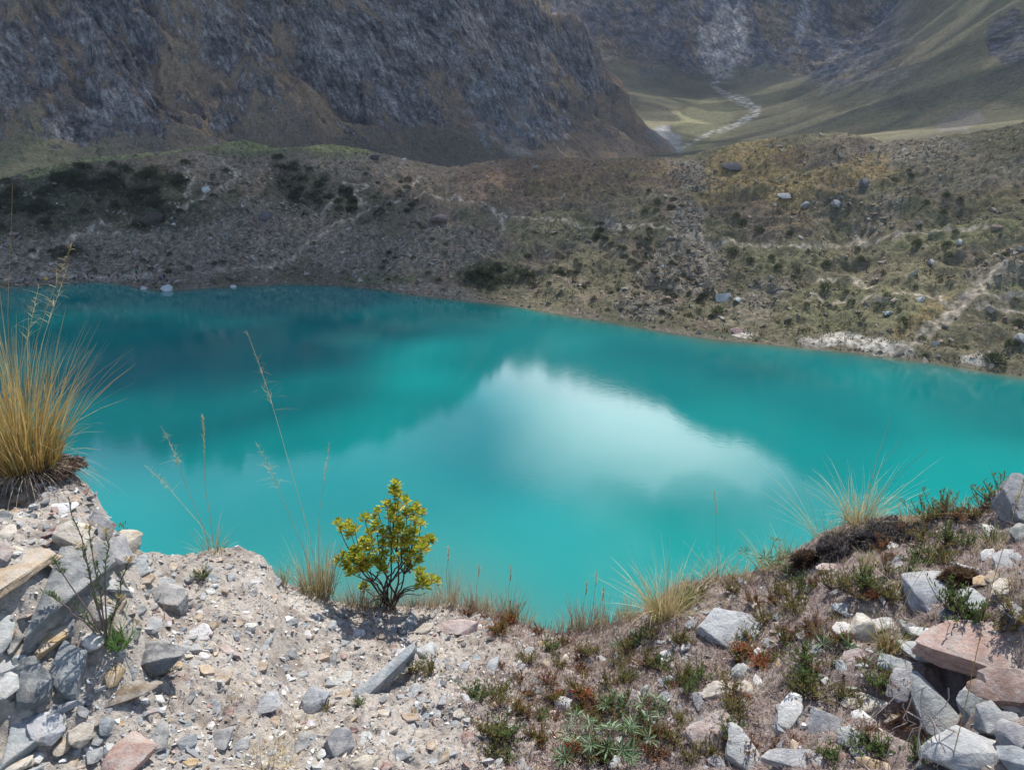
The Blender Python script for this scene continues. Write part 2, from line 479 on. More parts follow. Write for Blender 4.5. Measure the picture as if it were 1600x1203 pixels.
def blob(px, py, cx, cy, rx, ry, rot=0.0, wob=0.35, seed=0):
    """soft-edged, ragged patch of the hillside (0..1)"""
    c, s = math.cos(math.radians(rot)), math.sin(math.radians(rot))
    dx, dy = px-cx, -(py-cy)
    u = (dx*c+dy*s)/rx; v = (-dx*s+dy*c)/ry
    q = np.sqrt(u*u+v*v)
    near_ = q < 1.12+wob
    out_ = np.zeros(q.shape)
    out_[near_] = sst(1.12, 0.78, q[near_]+wob*fbm(px[near_]/22, py[near_]/14, 4, 60+seed))
    return out_

rng = np.random.default_rng(7)

# ------------------------------------------------------------------ lake
NA, NR = 200, 130
A = np.radians(np.linspace(-64, 64, NA))
T = np.linspace(0, 1, NR)
sh = np.interp(A, SH_A, SH_R)
near = np.full(NA, 30.0)
Rg = near[None, :]+(sh[None, :]+6-near[None, :])*T[:, None]
X = Rg*np.sin(A)[None, :]; Y = Rg*np.cos(A)[None, :]
V = np.stack([X, Y, np.zeros_like(X)], -1).reshape(-1, 3)
me = mesh_from('lake', V, grid_faces(NR, NA)[:, ::-1], None, smooth=True)
far_d = (sh[None, :]-Rg)
fgd = np.maximum(0, -(fg_z(X, Y)-0.0))
wl_n = 1+0.5*fbm(X/9, Y/9, 3, 71)
sh_far = np.exp(-np.maximum(far_d, 0)/(2.6*wl_n))
sh_near = np.exp(-fgd/4.2)
add_float(me, 'shallow', np.clip(np.maximum(sh_far*0.95, sh_near), 0, 1).ravel())
m, nt, b = mat_new('glacial_water')
n, l = nt.nodes, nt.links
at = n.new('ShaderNodeAttribute'); at.attribute_name = 'shallow'
tcn = n.new('ShaderNodeTexCoord')
nz = n.new('ShaderNodeTexNoise'); nz.inputs['Scale'].default_value = 0.03; nz.inputs['Detail'].default_value = 4
l.new(tcn.outputs['Object'], nz.inputs['Vector'])
deep = n.new('ShaderNodeMix'); deep.data_type = 'RGBA'
deep.inputs[6].default_value = (0.000, 0.184, 0.172, 1); deep.inputs[7].default_value = (0.002, 0.214, 0.200, 1)
l.new(nz.outputs['Fac'], deep.inputs[0])
mx = n.new('ShaderNodeMix'); mx.data_type = 'RGBA'
l.new(at.outputs['Fac'], mx.inputs[0]); l.new(deep.outputs[2], mx.inputs[6]); mx.inputs[7].default_value = (0.13, 0.125, 0.075, 1)
l.new(mx.outputs[2], b.inputs['Base Color'])
b.inputs['Roughness'].default_value = 0.0
b.inputs['IOR'].default_value = 1.333
mpn = n.new('ShaderNodeMapping'); mpn.inputs['Rotation'].default_value = (0, 0, 0.5); mpn.inputs['Scale'].default_value = (1.0, 1.8, 1)
l.new(tcn.outputs['Object'], mpn.inputs[0])
rz = n.new('ShaderNodeTexNoise'); rz.inputs['Scale'].default_value = 1.15; rz.inputs['Detail'].default_value = 3; rz.inputs['Roughness'].default_value = 0.55
l.new(mpn.outputs[0], rz.inputs['Vector'])
bp = n.new('ShaderNodeBump'); bp.inputs['Strength'].default_value = 0.16; bp.inputs['Distance'].default_value = 0.03
wp = n.new('ShaderNodeTexNoise'); wp.inputs['Scale'].default_value = 0.022; wp.inputs['Detail'].default_value = 3
l.new(tcn.outputs['Object'], wp.inputs['Vector'])
wr = n.new('ShaderNodeMapRange'); wr.inputs[1].default_value = 0.35; wr.inputs[2].default_value = 0.65; wr.inputs[3].default_value = 0.10; wr.inputs[4].default_value = 0.28
l.new(wp.outputs['Fac'], wr.inputs[0]); l.new(wr.outputs[0], bp.inputs['Strength'])
l.new(rz.outputs['Fac'], bp.inputs['Height']); l.new(bp.outputs[0], b.inputs['Normal'])
me.materials.append(m)
tag(link('lake', me), kind='structure')

# ------------------------------------------------------------------ near ground
NA = 680
A = np.radians(np.linspace(-60, 60, NA))
rcA = np.interp(A, CR_A, CR_R)
t1 = np.concatenate([np.linspace(-0.55, 0.0, 40)[:-1], np.linspace(0, 1.0, 300), 1+np.array([.006, .014, .024, .036, .05, .07, .1, .14, .2, .3])])
Rr = 1.35+(rcA[None, :]-1.35)*t1[:, None]
r_far = np.concatenate([np.geomspace(0.35, 60, 46)])
Rr = np.concatenate([Rr, Rr[-1:, :]+r_far[:, None]], 0)
X = Rr*np.sin(A)[None, :]; Y = Rr*np.cos(A)[None, :]; Z = fg_z(X, Y)
NRR = Rr.shape[0]
P = np.stack([X, Y, Z], -1)
PX, PY = project(P)
soil = np.array([0.455, 0.405, 0.350]); pale = np.array([0.58, 0.535, 0.465]); humus = np.array([0.235, 0.175, 0.155]); dark = np.array([0.12, 0.09, 0.08])
ng = fbm(X*7, Y*7, 4, 90); nh = fbm(X*3, Y*3, 4, 91); nf = fbm(X*30, Y*30, 3, 92)
c = np.tile(soil, X.shape+(1,))
c = cmix(c, pale, sst(0.05, 0.45, nh+0.45*ng)*0.75)
c = cmix(c, np.array([0.285, 0.24, 0.205]), sst(0.0, 0.38, ng-0.3*nf)*0.8)
heath = np.clip(sst(700, 900, PX+160*nh)*0.75+sst(1100, 1300, PX+120*nh)*0.25, 0, 1)
heath = np.maximum(heath, sst(0.35, 0.5, fbm(X*4, Y*4, 4, 95)+0.1*ng)*0.7)
heath = np.where(PY < 700, 0.7, np.clip(heath*1.15, 0, 1))
c = cmix(c, humus, np.clip(heath*(0.75+0.9*nf+0.5*ng), 0, 1)*0.95)
c = cmix(c, dark, sst(0.1, 0.5, nf)*0.5*heath)
tuss = np.exp(-(((PX-60)/75)**2+((PY-735)/22)**2))
c = cmix(c, np.array([0.16, 0.09, 0.07]), np.clip(tuss*1.5+tuss*ng, 0, 1)*0.85)
bankd = sst(0, 0.3, Rr-rcA[None, :])
c = cmix(c, np.array([0.30, 0.25, 0.20]), bankd)
me = mesh_from('ground', P, grid_faces(NRR, NA)[:, ::-1], MAT['soil'], c.reshape(-1, 3), smooth=True)
tag(link('ground', me), kind='structure')

# ------------------------------------------------------------------ moraine across the lake
NA = 980
A = np.radians(np.linspace(-62, 62, 1700))
A = A[(np.abs(A) < np.radians(37)) | (np.arange(1700) % 8 == 0)]
NA = len(A)
t1 = np.concatenate([np.linspace(-0.35, -0.02, 12), np.linspace(-0.01, 1.0, 220), np.array([1.01, 1.03, 1.06, 1.1, 1.2, 1.4, 1.8, 2.6])])
r0 = np.interp(A, SH_A, SH_R); r1 = np.interp(A, RG_A, RG_R)
Rr = r0[None, :]+(r1-r0)[None, :]*t1[:, None]
X = Rr*np.sin(A)[None, :]; Y = Rr*np.cos(A)[None, :]
Z, Tm = mor_z(X, Y)
P = np.stack([X, Y, Z], -1)
PX, PY = project(P)
n1 = fbm(X/14, Y/14, 5, 101); n2 = fbm(X/4, Y/4, 4, 102); n3 = fbm(X/1.3, Y/1.3, 3, 103)
c = np.tile(np.array([0.205, 0.162, 0.118]), X.shape+(1,))
grass = np.array([0.165, 0.148, 0.086]); olive = np.array([0.092, 0.088, 0.050])
scree = np.array([0.285, 0.245, 0.185]); pinks = np.array([0.28, 0.21, 0.155]); tawny = np.array([0.30, 0.22, 0.105]); brown = np.array([0.125, 0.095, 0.080])
veg = np.array([0.075, 0.078, 0.045]); pathc = np.array([0.40, 0.34, 0.265]); bank = np.array([0.60, 0.55, 0.46])
gmask = sst(-0.25, 0.25, n1+0.5*n2+0.55*sst(600, 1250, PX)-0.3+0.25*sst(0.55, 0.1, Tm))
c = cmix(c, grass, gmask*0.85)
c = cmix(c, olive, sst(0.05, 0.4, n2+0.4*n3)*0.6)
def paint(col, mask, k=1.0):
    global c
    c = cmix(c, col, np.clip(mask*k, 0, 1))
rub = np.clip(0.75+0.9*n3, 0, 1)
for args, k in [((250, 395, 300, 38, 0), .9), ((420, 345, 110, 38, 0), .8), ((130, 425, 220, 20, 0), .9), ((570, 395, 90, 40, -10), .7), ((700, 385, 90, 38, 0), .55),
                ((1085, 275, 22, 45, 70), .9), ((1075, 345, 30, 30, 0), .8), ((1075, 415, 60, 45, 0), .85), ((1020, 460, 60, 40, 30), .6), ((955, 350, 18, 16, 0), .7),
                ((1370, 340, 60, 26, 40), .6), ((1400, 240, 120, 22, 8), .6), ((1520, 270, 100, 30, 0), .4), ((1560, 425, 60, 30, 30), .6), ((350, 265, 80, 35, 0), .5),
                ((560, 260, 90, 20, 0), .6), ((1200, 455, 40, 22, 20), .6), ((1170, 490, 40, 18, 0), .5), ((660, 455, 90, 14, -8), .7)]:
    mk = blob(PX, PY, *args, seed=int(args[0]))
    paint(cmix(np.tile(scree, X.shape+(1,)), pinks, sst(-0.2, 0.4, n1+n2*0.5)), mk*rub, k)
for args, k in [((900, 275, 200, 30, 0), .55), ((830, 285, 130, 40, 0), .5)]:
    paint(np.array([0.185, 0.125, 0.090]), blob(PX, PY, *args, seed=3), k)
for args, k in [((1180, 262, 90, 30, 12), 1), ((1270, 290, 110, 24, 16), .9), ((1150, 300, 60, 22, 10), .9), ((1230, 340, 40, 28, 0), .6), ((1360, 262, 40, 24, 0), .7), ((890, 295, 80, 22, 0), .45), ((1160, 235, 60, 14, 20), .9),
                ((1000, 262, 60, 16, 0), .45), ((1560, 305, 80, 20, 10), .35), ((1440, 495, 60, 14, 35), .6)]:
    paint(tawny, blob(PX, PY, *args, seed=int(args[1]))*np.clip(0.75+0.8*n3+0.5*n2, 0, 1), k)
for args, k in [((1285, 240, 90, 20, 10), .8), ((1200, 345, 90, 35, -20), .75), ((1310, 310, 50, 30, 30), .55)]:
    paint(brown, blob(PX, PY, *args, seed=int(args[0]+9))*np.clip(0.7+0.9*n3, 0, 1), k)
for args, k in [((160, 300, 170, 42, 0), .9), ((60, 330, 90, 40, 0), .8), ((250, 335, 90, 30, 0), .8), ((470, 300, 60, 40, 0), .6), ((360, 330, 30, 12, 0), .5), ((770, 432, 70, 24, 0), .9), ((560, 320, 60, 30, 0), .5), ((90, 400, 50, 12, 0), .6)]:
    paint(veg, blob(PX, PY, *args, seed=int(args[0]+5))*np.clip(0.8+0.8*n2, 0, 1), k)
for args, k in [((380, 232, 70, 14, 0), .8), ((210, 240, 120, 9, 8), .8), ((530, 236, 50, 14, 0), .6), ((1240, 400, 80, 25, 10), .5), ((1330, 480, 120, 40, 0), .5), ((1500, 365, 130, 16, 8), .7), ((870, 360, 90, 30, 0), .5), ((590, 437, 70, 10, 0), .7), ((1560, 450, 60, 10, 0), .6)]:
    paint(np.array([0.172, 0.168, 0.085]), blob(PX, PY, *args, seed=int(args[0]+2)), k)
for args in [(1275, 535, 30, 7, 0), (1310, 528, 28, 10, 0), (1375, 541, 55, 13, -12), (1525, 563, 28, 9, -5), (1160, 523, 22, 6, 0)]:
    paint(bank, blob(PX, PY, *args, wob=0.6, seed=int(args[0]+1))*np.clip(0.8+n3, 0, 1), 0.9)
trails = [[(20, 402), (60, 395), (110, 375), (140, 360), (165, 352)], [(345, 250), (372, 272), (350, 296), (312, 313), (270, 330)], [(290, 262), (300, 282), (290, 305)],
    [(340, 424), (367, 420), (401, 418), (431, 412), (469, 390), (506, 364), (540, 345), (577, 326), (612, 322), (654, 306), (710, 309), (755, 319), (777, 334), (811, 339), (856, 345), (890, 347), (940, 352), (1002, 352), (1045, 356), (1075, 371), (1112, 386), (1187, 384), (1262, 384), (1337, 375), (1412, 366), (1487, 360), (1544, 354)],
    [(537, 285), (575, 292), (552, 304), (571, 322)], [(630, 300), (639, 292), (654, 277)], [(777, 334), (788, 350), (790, 362)],
    [(1409, 547), (1450, 517), (1495, 487), (1521, 457), (1540, 439), (1562, 420)], [(1259, 469), (1326, 467), (1375, 465), (1465, 467), (1495, 487)], [(1330, 434), (1345, 441), (1367, 452)], [(1284, 434), (1300, 439)],
    [(1521, 457), (1600, 458)], [(1530, 478), (1570, 482), (1600, 490)], [(505, 333), (520, 318), (527, 300)], [(0, 428), (50, 432), (120, 430), (170, 432), (230, 432)]]
TRAILS = []
wide = {3: 0.6, 7: 1.1, 8: 0.5, 14: 1.1}
for k, tr in enumerate(trails):
    q = np.array(tr, float); W = mor_hit(q[:, 0], q[:, 1])[:, :2]; TRAILS.append(W)
    dm = np.full(X.shape, 1e9)
    bb = (X > W[:, 0].min()-6) & (X < W[:, 0].max()+6) & (Y > W[:, 1].min()-6) & (Y < W[:, 1].max()+6)
    xx, yy = X[bb]+n2[bb]*1.6, Y[bb]+n2[bb]*1.6
    dd = np.full(xx.shape, 1e9)
    for p0, p1 in zip(W[:-1], W[1:]):
        e = p1-p0; tt = np.clip(((xx-p0[0])*e[0]+(yy-p0[1])*e[1])/max(e@e, 1e-6), 0, 1)
        dd = np.minimum(dd, np.hypot(xx-p0[0]-tt*e[0], yy-p0[1]-tt*e[1]))
    w = wide.get(k, 0.65)
    mk = np.zeros(X.shape); mk[bb] = sst(w*1.7, w*0.5, dd)*np.clip(0.65+1.2*n3[bb], 0.1, 1)
    paint(pathc, mk, 0.95)
for q_ in [(380, 226, 85, 11, 0), (190, 241, 150, 8, 6), (530, 231, 60, 9, 0), (90, 262, 60, 8, 15)]:
    paint(np.array([0.25, 0.245, 0.115]), blob(PX, PY, *q_, wob=0.3, seed=int(q_[0]+4)), 0.9)
c = c*(0.95+0.6*n3+0.4*n2)[..., None]
paint(np.array([0.20, 0.165, 0.135]), sst(0.035, 0.0, Tm)*sst(-0.1, 0.1, n2+0.1), 0.7)
me = mesh_from('moraine', P, grid_faces(len(t1), NA)[:, ::-1], MAT['moraine'], np.clip(c, 0.01, 1).reshape(-1, 3), smooth=True)
tag(link('moraine_slope', me), kind='structure')

# ------------------------------------------------------------------ dark mountain on the left
foot = np.array([(-1100, 420), (-520, 370), (-330, 372), (-200, 390), (-60, 425), (40, 500), (105, 610), (150, 735), (150, 800), (110, 950), (60, 1150), (0, 1400), (-700, 1500), (-1300, 1200)], float)
def poly_sd(x, y, poly):
    d = np.full(x.shape, 1e9); ins = np.zeros(x.shape, bool)
    n_ = len(poly)
    for i in range(n_):
        a_, b_ = poly[i], poly[(i+1) % n_]
        e = b_-a_; t = np.clip(((x-a_[0])*e[0]+(y-a_[1])*e[1])/(e@e), 0, 1)
        d = np.minimum(d, np.hypot(x-a_[0]-t*e[0], y-a_[1]-t*e[1]))
        cnd = ((a_[1] <= y) != (b_[1] <= y)) & (x < (b_[0]-a_[0])*(y-a_[1])/(b_[1]-a_[1]+1e-12)+a_[0])
        ins ^= cnd
    return np.where(ins, d, -d)
A = np.radians(np.concatenate([np.linspace(-62, -41, 40)[:-1], np.linspace(-41, 14, 560)]))
R = np.concatenate([np.linspace(345, 400, 24)[:-1], np.linspace(400, 640, 215)[:-1], np.linspace(640, 900, 100), np.linspace(910, 1500, 30)])
X = R[:, None]*np.sin(A)[None, :]; Y = R[:, None]*np.cos(A)[None, :]
wx = fbm(X/120, Y/120, 3, 201)*34; wy = fbm(X/120, Y/120, 3, 202)*34
sd = poly_sd(X+wx, Y+wy, foot)
# ribs and gullies run down the fall line: to the left on the left side, to the right on the right side
s_ = X*0.80+Y*0.60
lean = lerp(-0.55, 0.95, sst(-160, 330, s_))
u_ = s_+lean*sd+fbm(X/45, Y/45, 3, 209)*16
rib = ridged(u_/74, sd/150, 3, 211, 0.42)-0.55
rib2 = ridged(u_/27, sd/40, 3, 215, 0.42)-0.55
rug = fbm(X/11, Y/11+sd/9, 4, 217)
up = np.clip(sd/50, 0, 1)
slope = (0.42+0.42*sst(10, 120, sd))*(1+0.75*sst(-20, 120, X))
cap = 150+60*fbm(X/160, Y/160, 3, 219)+70*sst(-350, 50, X)
zz = slope*sd
zz = np.where(zz > cap*0.8, cap*0.8+(cap*0.6)*(1-np.exp(-(zz-cap*0.8)/(cap*0.6))), zz)
Z = 27+np.where(sd > 0, zz, sd*0.25)+up*(rib*44+rib2*8+rug*2.4)+1.0*rug
qs = (s_*0.62+Z*0.78)/9.5+fbm(X/30, Y/30, 3, 241)*1.2
qf = qs-np.floor(qs)
Z = Z+up*3.6*(sst(0, 0.75, qf)-sst(0.8, 1.0, qf))*sst(-0.2, 0.3, rib2+0.5*rug)
P = np.stack([X, Y, Z], -1)
gx = np.gradient(Z, axis=0)/np.gradient(R)[:, None]
gy = np.gradient(Z, axis=1)/(np.gradient(A)[None, :]*R[:, None])
steep = np.hypot(gx, gy)
PX, PY = project(P)
n1 = fbm(X/34, Y/34, 5, 221); lz = lerp(-0.3, 0.75, sst(-160, 330, s_))
n2 = fbm((s_+lz*Z)/9, Z/17, 5, 223); n3 = fbm(s_/3.4, Z/3.0, 4, 225)
bare = np.zeros(X.shape)
for q in [(165, 50, 95, 80, -50), (45, 90, 60, 90, -60), (200, 160, 75, 50, -20), (345, 70, 28, 55, 20), (405, 40, 22, 65, 10), (520, 85, 55, 70, 25), (605, 70, 60, 90, 25), (700, 40, 70, 90, 40),
          (800, 70, 55, 110, 30), (640, 165, 60, 30, -20), (905, 100, 28, 60, 40), (860, 190, 40, 30, 0), (120, 200, 60, 30, 0), (345, 190, 25, 18, 0), (500, 40, 40, 40, 0)]:
    bare = np.maximum(bare, blob(PX, PY, *q, wob=0.7, seed=int(q[0])))
bare = np.where(PY < -20, 0.6, bare)
rock = 0.92*sst(-0.06, 0.40, (steep-0.95)*0.25+rib*0.3+rib2*0.35+n2*0.95+n1*0.35+(bare-0.62)*0.75+n3*0.45)
strata = fbm((s_*0.75+Z*0.9)/3.2, (s_-Z)/26, 4, 227)
rc_ = np.tile(np.array([0.182, 0.168, 0.162]), X.shape+(1,))*(1+0.35*strata+0.25*n3)[..., None]
rc_ = cmix(rc_, np.array([0.085, 0.083, 0.09]), sst(0.05, 0.35, fbm((s_+0.9*lz*Z)/3.6, Z/9, 4, 233))*0.8)
gc = cmix(np.tile(np.array([0.205, 0.150, 0.100]), X.shape+(1,)), np.array([0.135, 0.105, 0.083]), sst(-0.2, 0.3, n1+0.3*n3))
gc = cmix(gc, np.array([0.25, 0.170, 0.085]), sst(0.1, 0.4, n2+0.4*n1)*0.6)
gc = cmix(gc, np.array([0.125, 0.130, 0.065]), sst(45, 5, sd+20*n1)*sst(-150, -260, X)*0.8)
gc = cmix(gc, np.array([0.085, 0.075, 0.055]), sst(55, 10, sd+25*n1)*sst(-230, -120, X)*sst(80, 0, X)*0.75)
gc = gc*(1.12+0.25*n3)[..., None]
gc = cmix(gc, np.array([0.055, 0.058, 0.04]), sst(0.28, 0.42, fbm(s_/3.2, Z/2.6, 3, 239))*0.7)
cc = cmix(gc, np.array([1., 1., 1.])*0+0, np.zeros(X.shape))
cc = gc*(1-rock[..., None])+rc_*rock[..., None]
talus = np.maximum(blob(PX, PY, 790, 170, 62, 80, 25, 0.5, 31), blob(PX, PY, 1035, 215, 34, 14, -35, 0.5, 32))
cc = cmix(cc, np.array([0.185, 0.20, 0.21]), np.clip(talus*(0.45+1.2*n3), 0, 1)*0.8)
me = mesh_from('mountain', P, grid_faces(len(R), len(A))[:, ::-1], MAT['massif'], np.clip(cc*1.12, 0.012, 1).reshape(-1, 3), smooth=True)
add_float(me, 'rock', rock.ravel())
tag(link('mountain_face', me), kind='structure')

# ------------------------------------------------------------------ valley head, its right slope and the far wall
ctl = np.array([(1065, 236, 700), (1065, 228, 790), (1100, 214, 880), (1150, 196, 980), (1185, 175, 1080), (1160, 158, 1190), (1125, 142, 1300), (1112, 130, 1390),
    (1040, 200, 900), (1060, 150, 1250), (1000, 150, 1150), (1020, 105, 1380), (960, 60, 1480), (880, 10, 1530), (800, 0, 1560),
    (1130, 100, 1460), (1150, 50, 1530), (1160, 0, 1590), (1200, 100, 1430), (1250, 92, 1460), (1300, 70, 1520), (1250, 30, 1580), (1400, 20, 1600), (1320, 0, 1640),
    (1190, 190, 960), (1250, 190, 850), (1300, 150, 1000), (1300, 110, 1250), (1350, 80, 1420), (1400, 185, 640), (1500, 182, 560), (1600, 175, 500), (1400, 120, 850), (1500, 110, 740), (1600, 100, 640),
    (1500, 55, 1000), (1600, 40, 800), (1420, 60, 1250), (1600, 0, 900), (1500, 10, 1300),
    (1200, 225, 640), (1060, 245, 560), (1300, 215, 500), (1300, 240, 350), (1500, 200, 430), (1600, 192, 400), (1600, 215, 330), (1800, 180, 350), (1060, 275, 380), (1800, 150, 480), (1800, 60, 650), (1800, -60, 850), (2300, 60, 480), (2300, -200, 800), (700, 60, 1500), (500, 0, 1560)], float)
C3 = at_range(ctl[:, 0], ctl[:, 1], ctl[:, 2])
def sky_pt(px, el, D, zoff=0):      # skyline from its mirror image in the lake
    a_ = azim(px, 620.0)
    return (D*math.sin(a_), D*math.cos(a_), D*math.tan(math.radians(el))-H+zoff)
sk = [sky_pt(300, 16.5, 1900), sky_pt(600, 16, 1900), sky_pt(770, 15.8, 1900), sky_pt(930, 17.4, 1900), sky_pt(1100, 20.0, 1900), sky_pt(1200, 21.3, 1880), sky_pt(1300, 22.2, 1800), sky_pt(1400, 22.3, 1600), sky_pt(1500, 22.3, 1450), sky_pt(1600, 22.5, 1300), sky_pt(1900, 23, 1100), sky_pt(2300, 23, 1000),
      sky_pt(300, 12, 2500), sky_pt(770, 11, 2500), sky_pt(1100, 13, 2500), sky_pt(1600, 14, 2300), sky_pt(2300, 14, 2000)]
C3 = np.concatenate([C3, np.array(sk)], 0)
def kern(d): return np.sqrt(d*d+60.0**2)
D = np.hypot(C3[:, None, 0]-C3[None, :, 0], C3[:, None, 1]-C3[None, :, 1])
Kp = np.concatenate([np.ones((len(C3), 1)), C3[:, :2]/1000], 1)
M_ = np.block([[kern(D)+np.eye(len(C3))*-2.0, Kp], [Kp.T, np.zeros((3, 3))]])
sol = np.linalg.solve(M_, np.concatenate([C3[:, 2], np.zeros(3)]))
A = np.radians(np.concatenate([np.linspace(-16, -2, 50)[:-1], np.linspace(-2, 40, 440), np.linspace(40.3, 62, 30)]))
R = np.concatenate([np.linspace(300, 1000, 110), np.linspace(1004, 1700, 170), np.linspace(1710, 2350, 30)])
X = R[:, None]*np.sin(A)[None, :]; Y = R[:, None]*np.cos(A)[None, :]
Z = sol[-3]+sol[-2]*X/1000+sol[-1]*Y/1000
for k in range(len(C3)):
    Z = Z+sol[k]*kern(np.hypot(X-C3[k, 0], Y-C3[k, 1]))
gx = np.gradient(Z, axis=0)/np.gradient(R)[:, None]; gy = np.gradient(Z, axis=1)/(np.gradient(A)[None, :]*R[:, None])
steep0 = np.hypot(gx, gy)
PX, PY = project(np.stack([X, Y, Z], -1))
stream_px = np.array([(1065, 232), (1100, 214), (1150, 196), (1180, 180), (1183, 172), (1165, 160), (1130, 146), (1112, 133), (1128, 118), (1150, 100), (1158, 80), (1152, 55), (1158, 20), (1165, -40)], float)
def line_d(px, py, L):
    d = np.full(px.shape, 1e9)
    for p0, p1 in zip(L[:-1], L[1:]):
        e = p1-p0; t = np.clip(((px-p0[0])*e[0]+(py-p0[1])*e[1])/(e@e), 0, 1)
        d = np.minimum(d, np.hypot(px-p0[0]-t*e[0], py-p0[1]-t*e[1]))
    return d
farw = np.clip(sst(150, 70, PY+40*fbm(PX/90, PY/60, 3, 301)-0.10*(PX-1150))*sst(1480, 1300, PX), 0, 1)
farw = np.maximum(farw, sst(1420, 1500, R)[:, None]*np.ones(X.shape))
rb = ridged(X/90+Y/400, Z/260, 5, 303, 0.55)-0.55
flow = fbm((X*0.5+Y*0.86)/60, (X-Y)/260, 4, 305)
Z = Z+farw*rb*46+farw*fbm(X/30, Y/30, 4, 307)*9+(1-farw)*sst(0.12, 0.4, steep0)*(flow*7+fbm(X/16, Y/16, 4, 309)*1.6)
n1 = fbm(X/110, Y/110, 5, 311); n2 = fbm(X/22, Z/30+Y/40, 4, 313); n3 = fbm(X/8, Y/8, 3, 315)
green = cmix(np.tile(np.array([0.120, 0.115, 0.070]), X.shape+(1,)), np.array([0.160, 0.142, 0.088]), sst(-0.25, 0.3, flow+0.5*n1))
green = cmix(green, np.array([0.085, 0.085, 0.065]), sst(0.1, 0.5, flow-0.4*n1+0.3*n3)*0.7)
rockc = np.tile(np.array([0.140, 0.140, 0.160]), X.shape+(1,))*(1+0.7*n2+0.3*n3)[..., None]
ochre = np.array([0.205, 0.155, 0.095])
wall = rockc.copy()
wall = cmix(wall, ochre, sst(-0.12, 0.30, -rb*0.55+n1*0.9+0.75*n2+0.02)*0.8)
wall = cmix(wall, np.array([0.17, 0.130, 0.095]), sst(1120, 960, PX+60*n1)*np.clip(0.55+1.2*n2, 0, 1)*0.85)
wall = cmix(wall, np.array([0.50, 0.44, 0.38]), np.clip(blob(PX, PY, 1132, 72, 40, 55, 0, 0.6, 7)*(0.75+1.2*n2), 0, 1)*0.85)
wall = cmix(wall, np.array([0.34, 0.33, 0.34]), np.clip(blob(PX, PY, 1255, 30, 10, 50, -12, 0.7, 8), 0, 1)*0.6)
cc = green*(1-farw[..., None])+wall*farw[..., None]
out = blob(PX, PY, 1585, 60, 42, 40, 0, 0.5, 9)
cc = cmix(cc, np.array([0.095, 0.10, 0.115]), out*np.clip(0.8+n2, 0, 1)*0.9)
cc = cmix(cc, np.array([0.20, 0.19, 0.105]), blob(PX, PY, 1095, 195, 60, 36, 30, 0.4, 10)*0.8)
cc = cmix(cc, np.array([0.20, 0.18, 0.12]), blob(PX, PY, 1190, 120, 60, 20, 10, 0.4, 12)*0.7)
cc = cmix(cc, np.array([0.16, 0.14, 0.13]), blob(PX, PY, 1500, 190, 40, 14, 10, 0.5, 13)*0.6)
sdl = line_d(PX+3*n3, PY+3*n3, stream_px)
sw = np.interp(PY, [0, 60, 110, 140, 165, 185, 232], [7, 9, 6, 3.5, 9, 6, 2.5])
cc = cmix(cc, np.array([0.55, 0.53, 0.51]), sst(1.2, 0.4, sdl/sw)*np.clip(0.35+1.5*n3, 0, 1)*0.8)
cc = cmix(cc, np.array([0.26, 0.27, 0.28]), blob(PX, PY, 1045, 218, 28, 16, -40, 0.5, 14)*0.7)
me = mesh_from('valley', np.stack([X, Y, Z], -1), grid_faces(len(R), len(A))[:, ::-1], MAT['valley'], np.clip(cc*(1+0.25*n3)[..., None], 0.012, 1).reshape(-1, 3), smooth=True)
add_float(me, 'rock', np.clip(farw*0.85+out, 0, 0.9).ravel())
tag(link('valley_terrain', me), kind='structure')

# ------------------------------------------------------------------ stones
def hull_rock(seed, npts=16, slab=False, lump=0.12, cuts=1):
    """an angular stone filling about -1..1, as vertex and face arrays"""
    r = np.random.default_rng(seed)
    if slab:
        ang = np.sort(r.random(7)*2*math.pi); rad = r.uniform(0.75, 1.05, 7)
        o = np.stack([np.cos(ang)*rad, np.sin(ang)*rad], -1)
        top = np.concatenate([o*r.uniform(0.82, 0.98, (7, 1)), r.uniform(0.6, 1.0, (7, 1))], 1)
        bot = np.concatenate([o*r.uniform(0.9, 1.05, (7, 1)), r.uniform(-1.0, -0.5, (7, 1))], 1)
        pts = np.concatenate([top, bot])
    else:
        pts = r.normal(size=(npts, 3)); pts /= np.abs(pts).max(1)[:, None]**0.75*np.linalg.norm(pts, axis=1)[:, None]**0.25
        pts *= r.uniform(0.8, 1.05, (npts, 1))
    pts -= (pts.max(0)+pts.min(0))/2
    pts /= np.abs(pts).max(0)
    bm = bmesh.new()
    for p in pts: bm.verts.new(p)
    res = bmesh.ops.convex_hull(bm, input=bm.verts)
    bmesh.ops.delete(bm, geom=[e for e in res['geom_interior'] if isinstance(e, bmesh.types.BMVert)], context='VERTS')
    bmesh.ops.dissolve_limit(bm, angle_limit=0.16, verts=bm.verts, edges=bm.edges)
    if cuts:
        bmesh.ops.bevel(bm, geom=list(bm.edges)+list(bm.verts), offset=0.035, segments=1, affect='EDGES', profile=0.6)
    bmesh.ops.triangulate(bm, faces=bm.faces)
    for _ in range(max(0, cuts-1)):
        bmesh.ops.subdivide_edges(bm, edges=[e for e in bm.edges if e.calc_length() > 0.22], cuts=1, use_grid_fill=False)
        bmesh.ops.triangulate(bm, faces=bm.faces)
    bm.verts.index_update()
    V = np.array([v.co[:] for v in bm.verts]); F = np.array([[v.index for v in f.verts] for f in bm.faces]); bm.free()
    if cuts > 1:
        d = fbm(V[:, 0]*1.7+V[:, 2]*1.1+seed, V[:, 1]*1.7-V[:, 2]*0.7, 4, seed % 50)*lump
        d2 = np.round(fbm(V[:, 0]*1.1+V[:, 2]*2.3, V[:, 1]*1.3+V[:, 2]+seed, 2, 9)*5)/5*lump*0.6
        V = V*(1+(d+d2)[:, None])
    return V, F
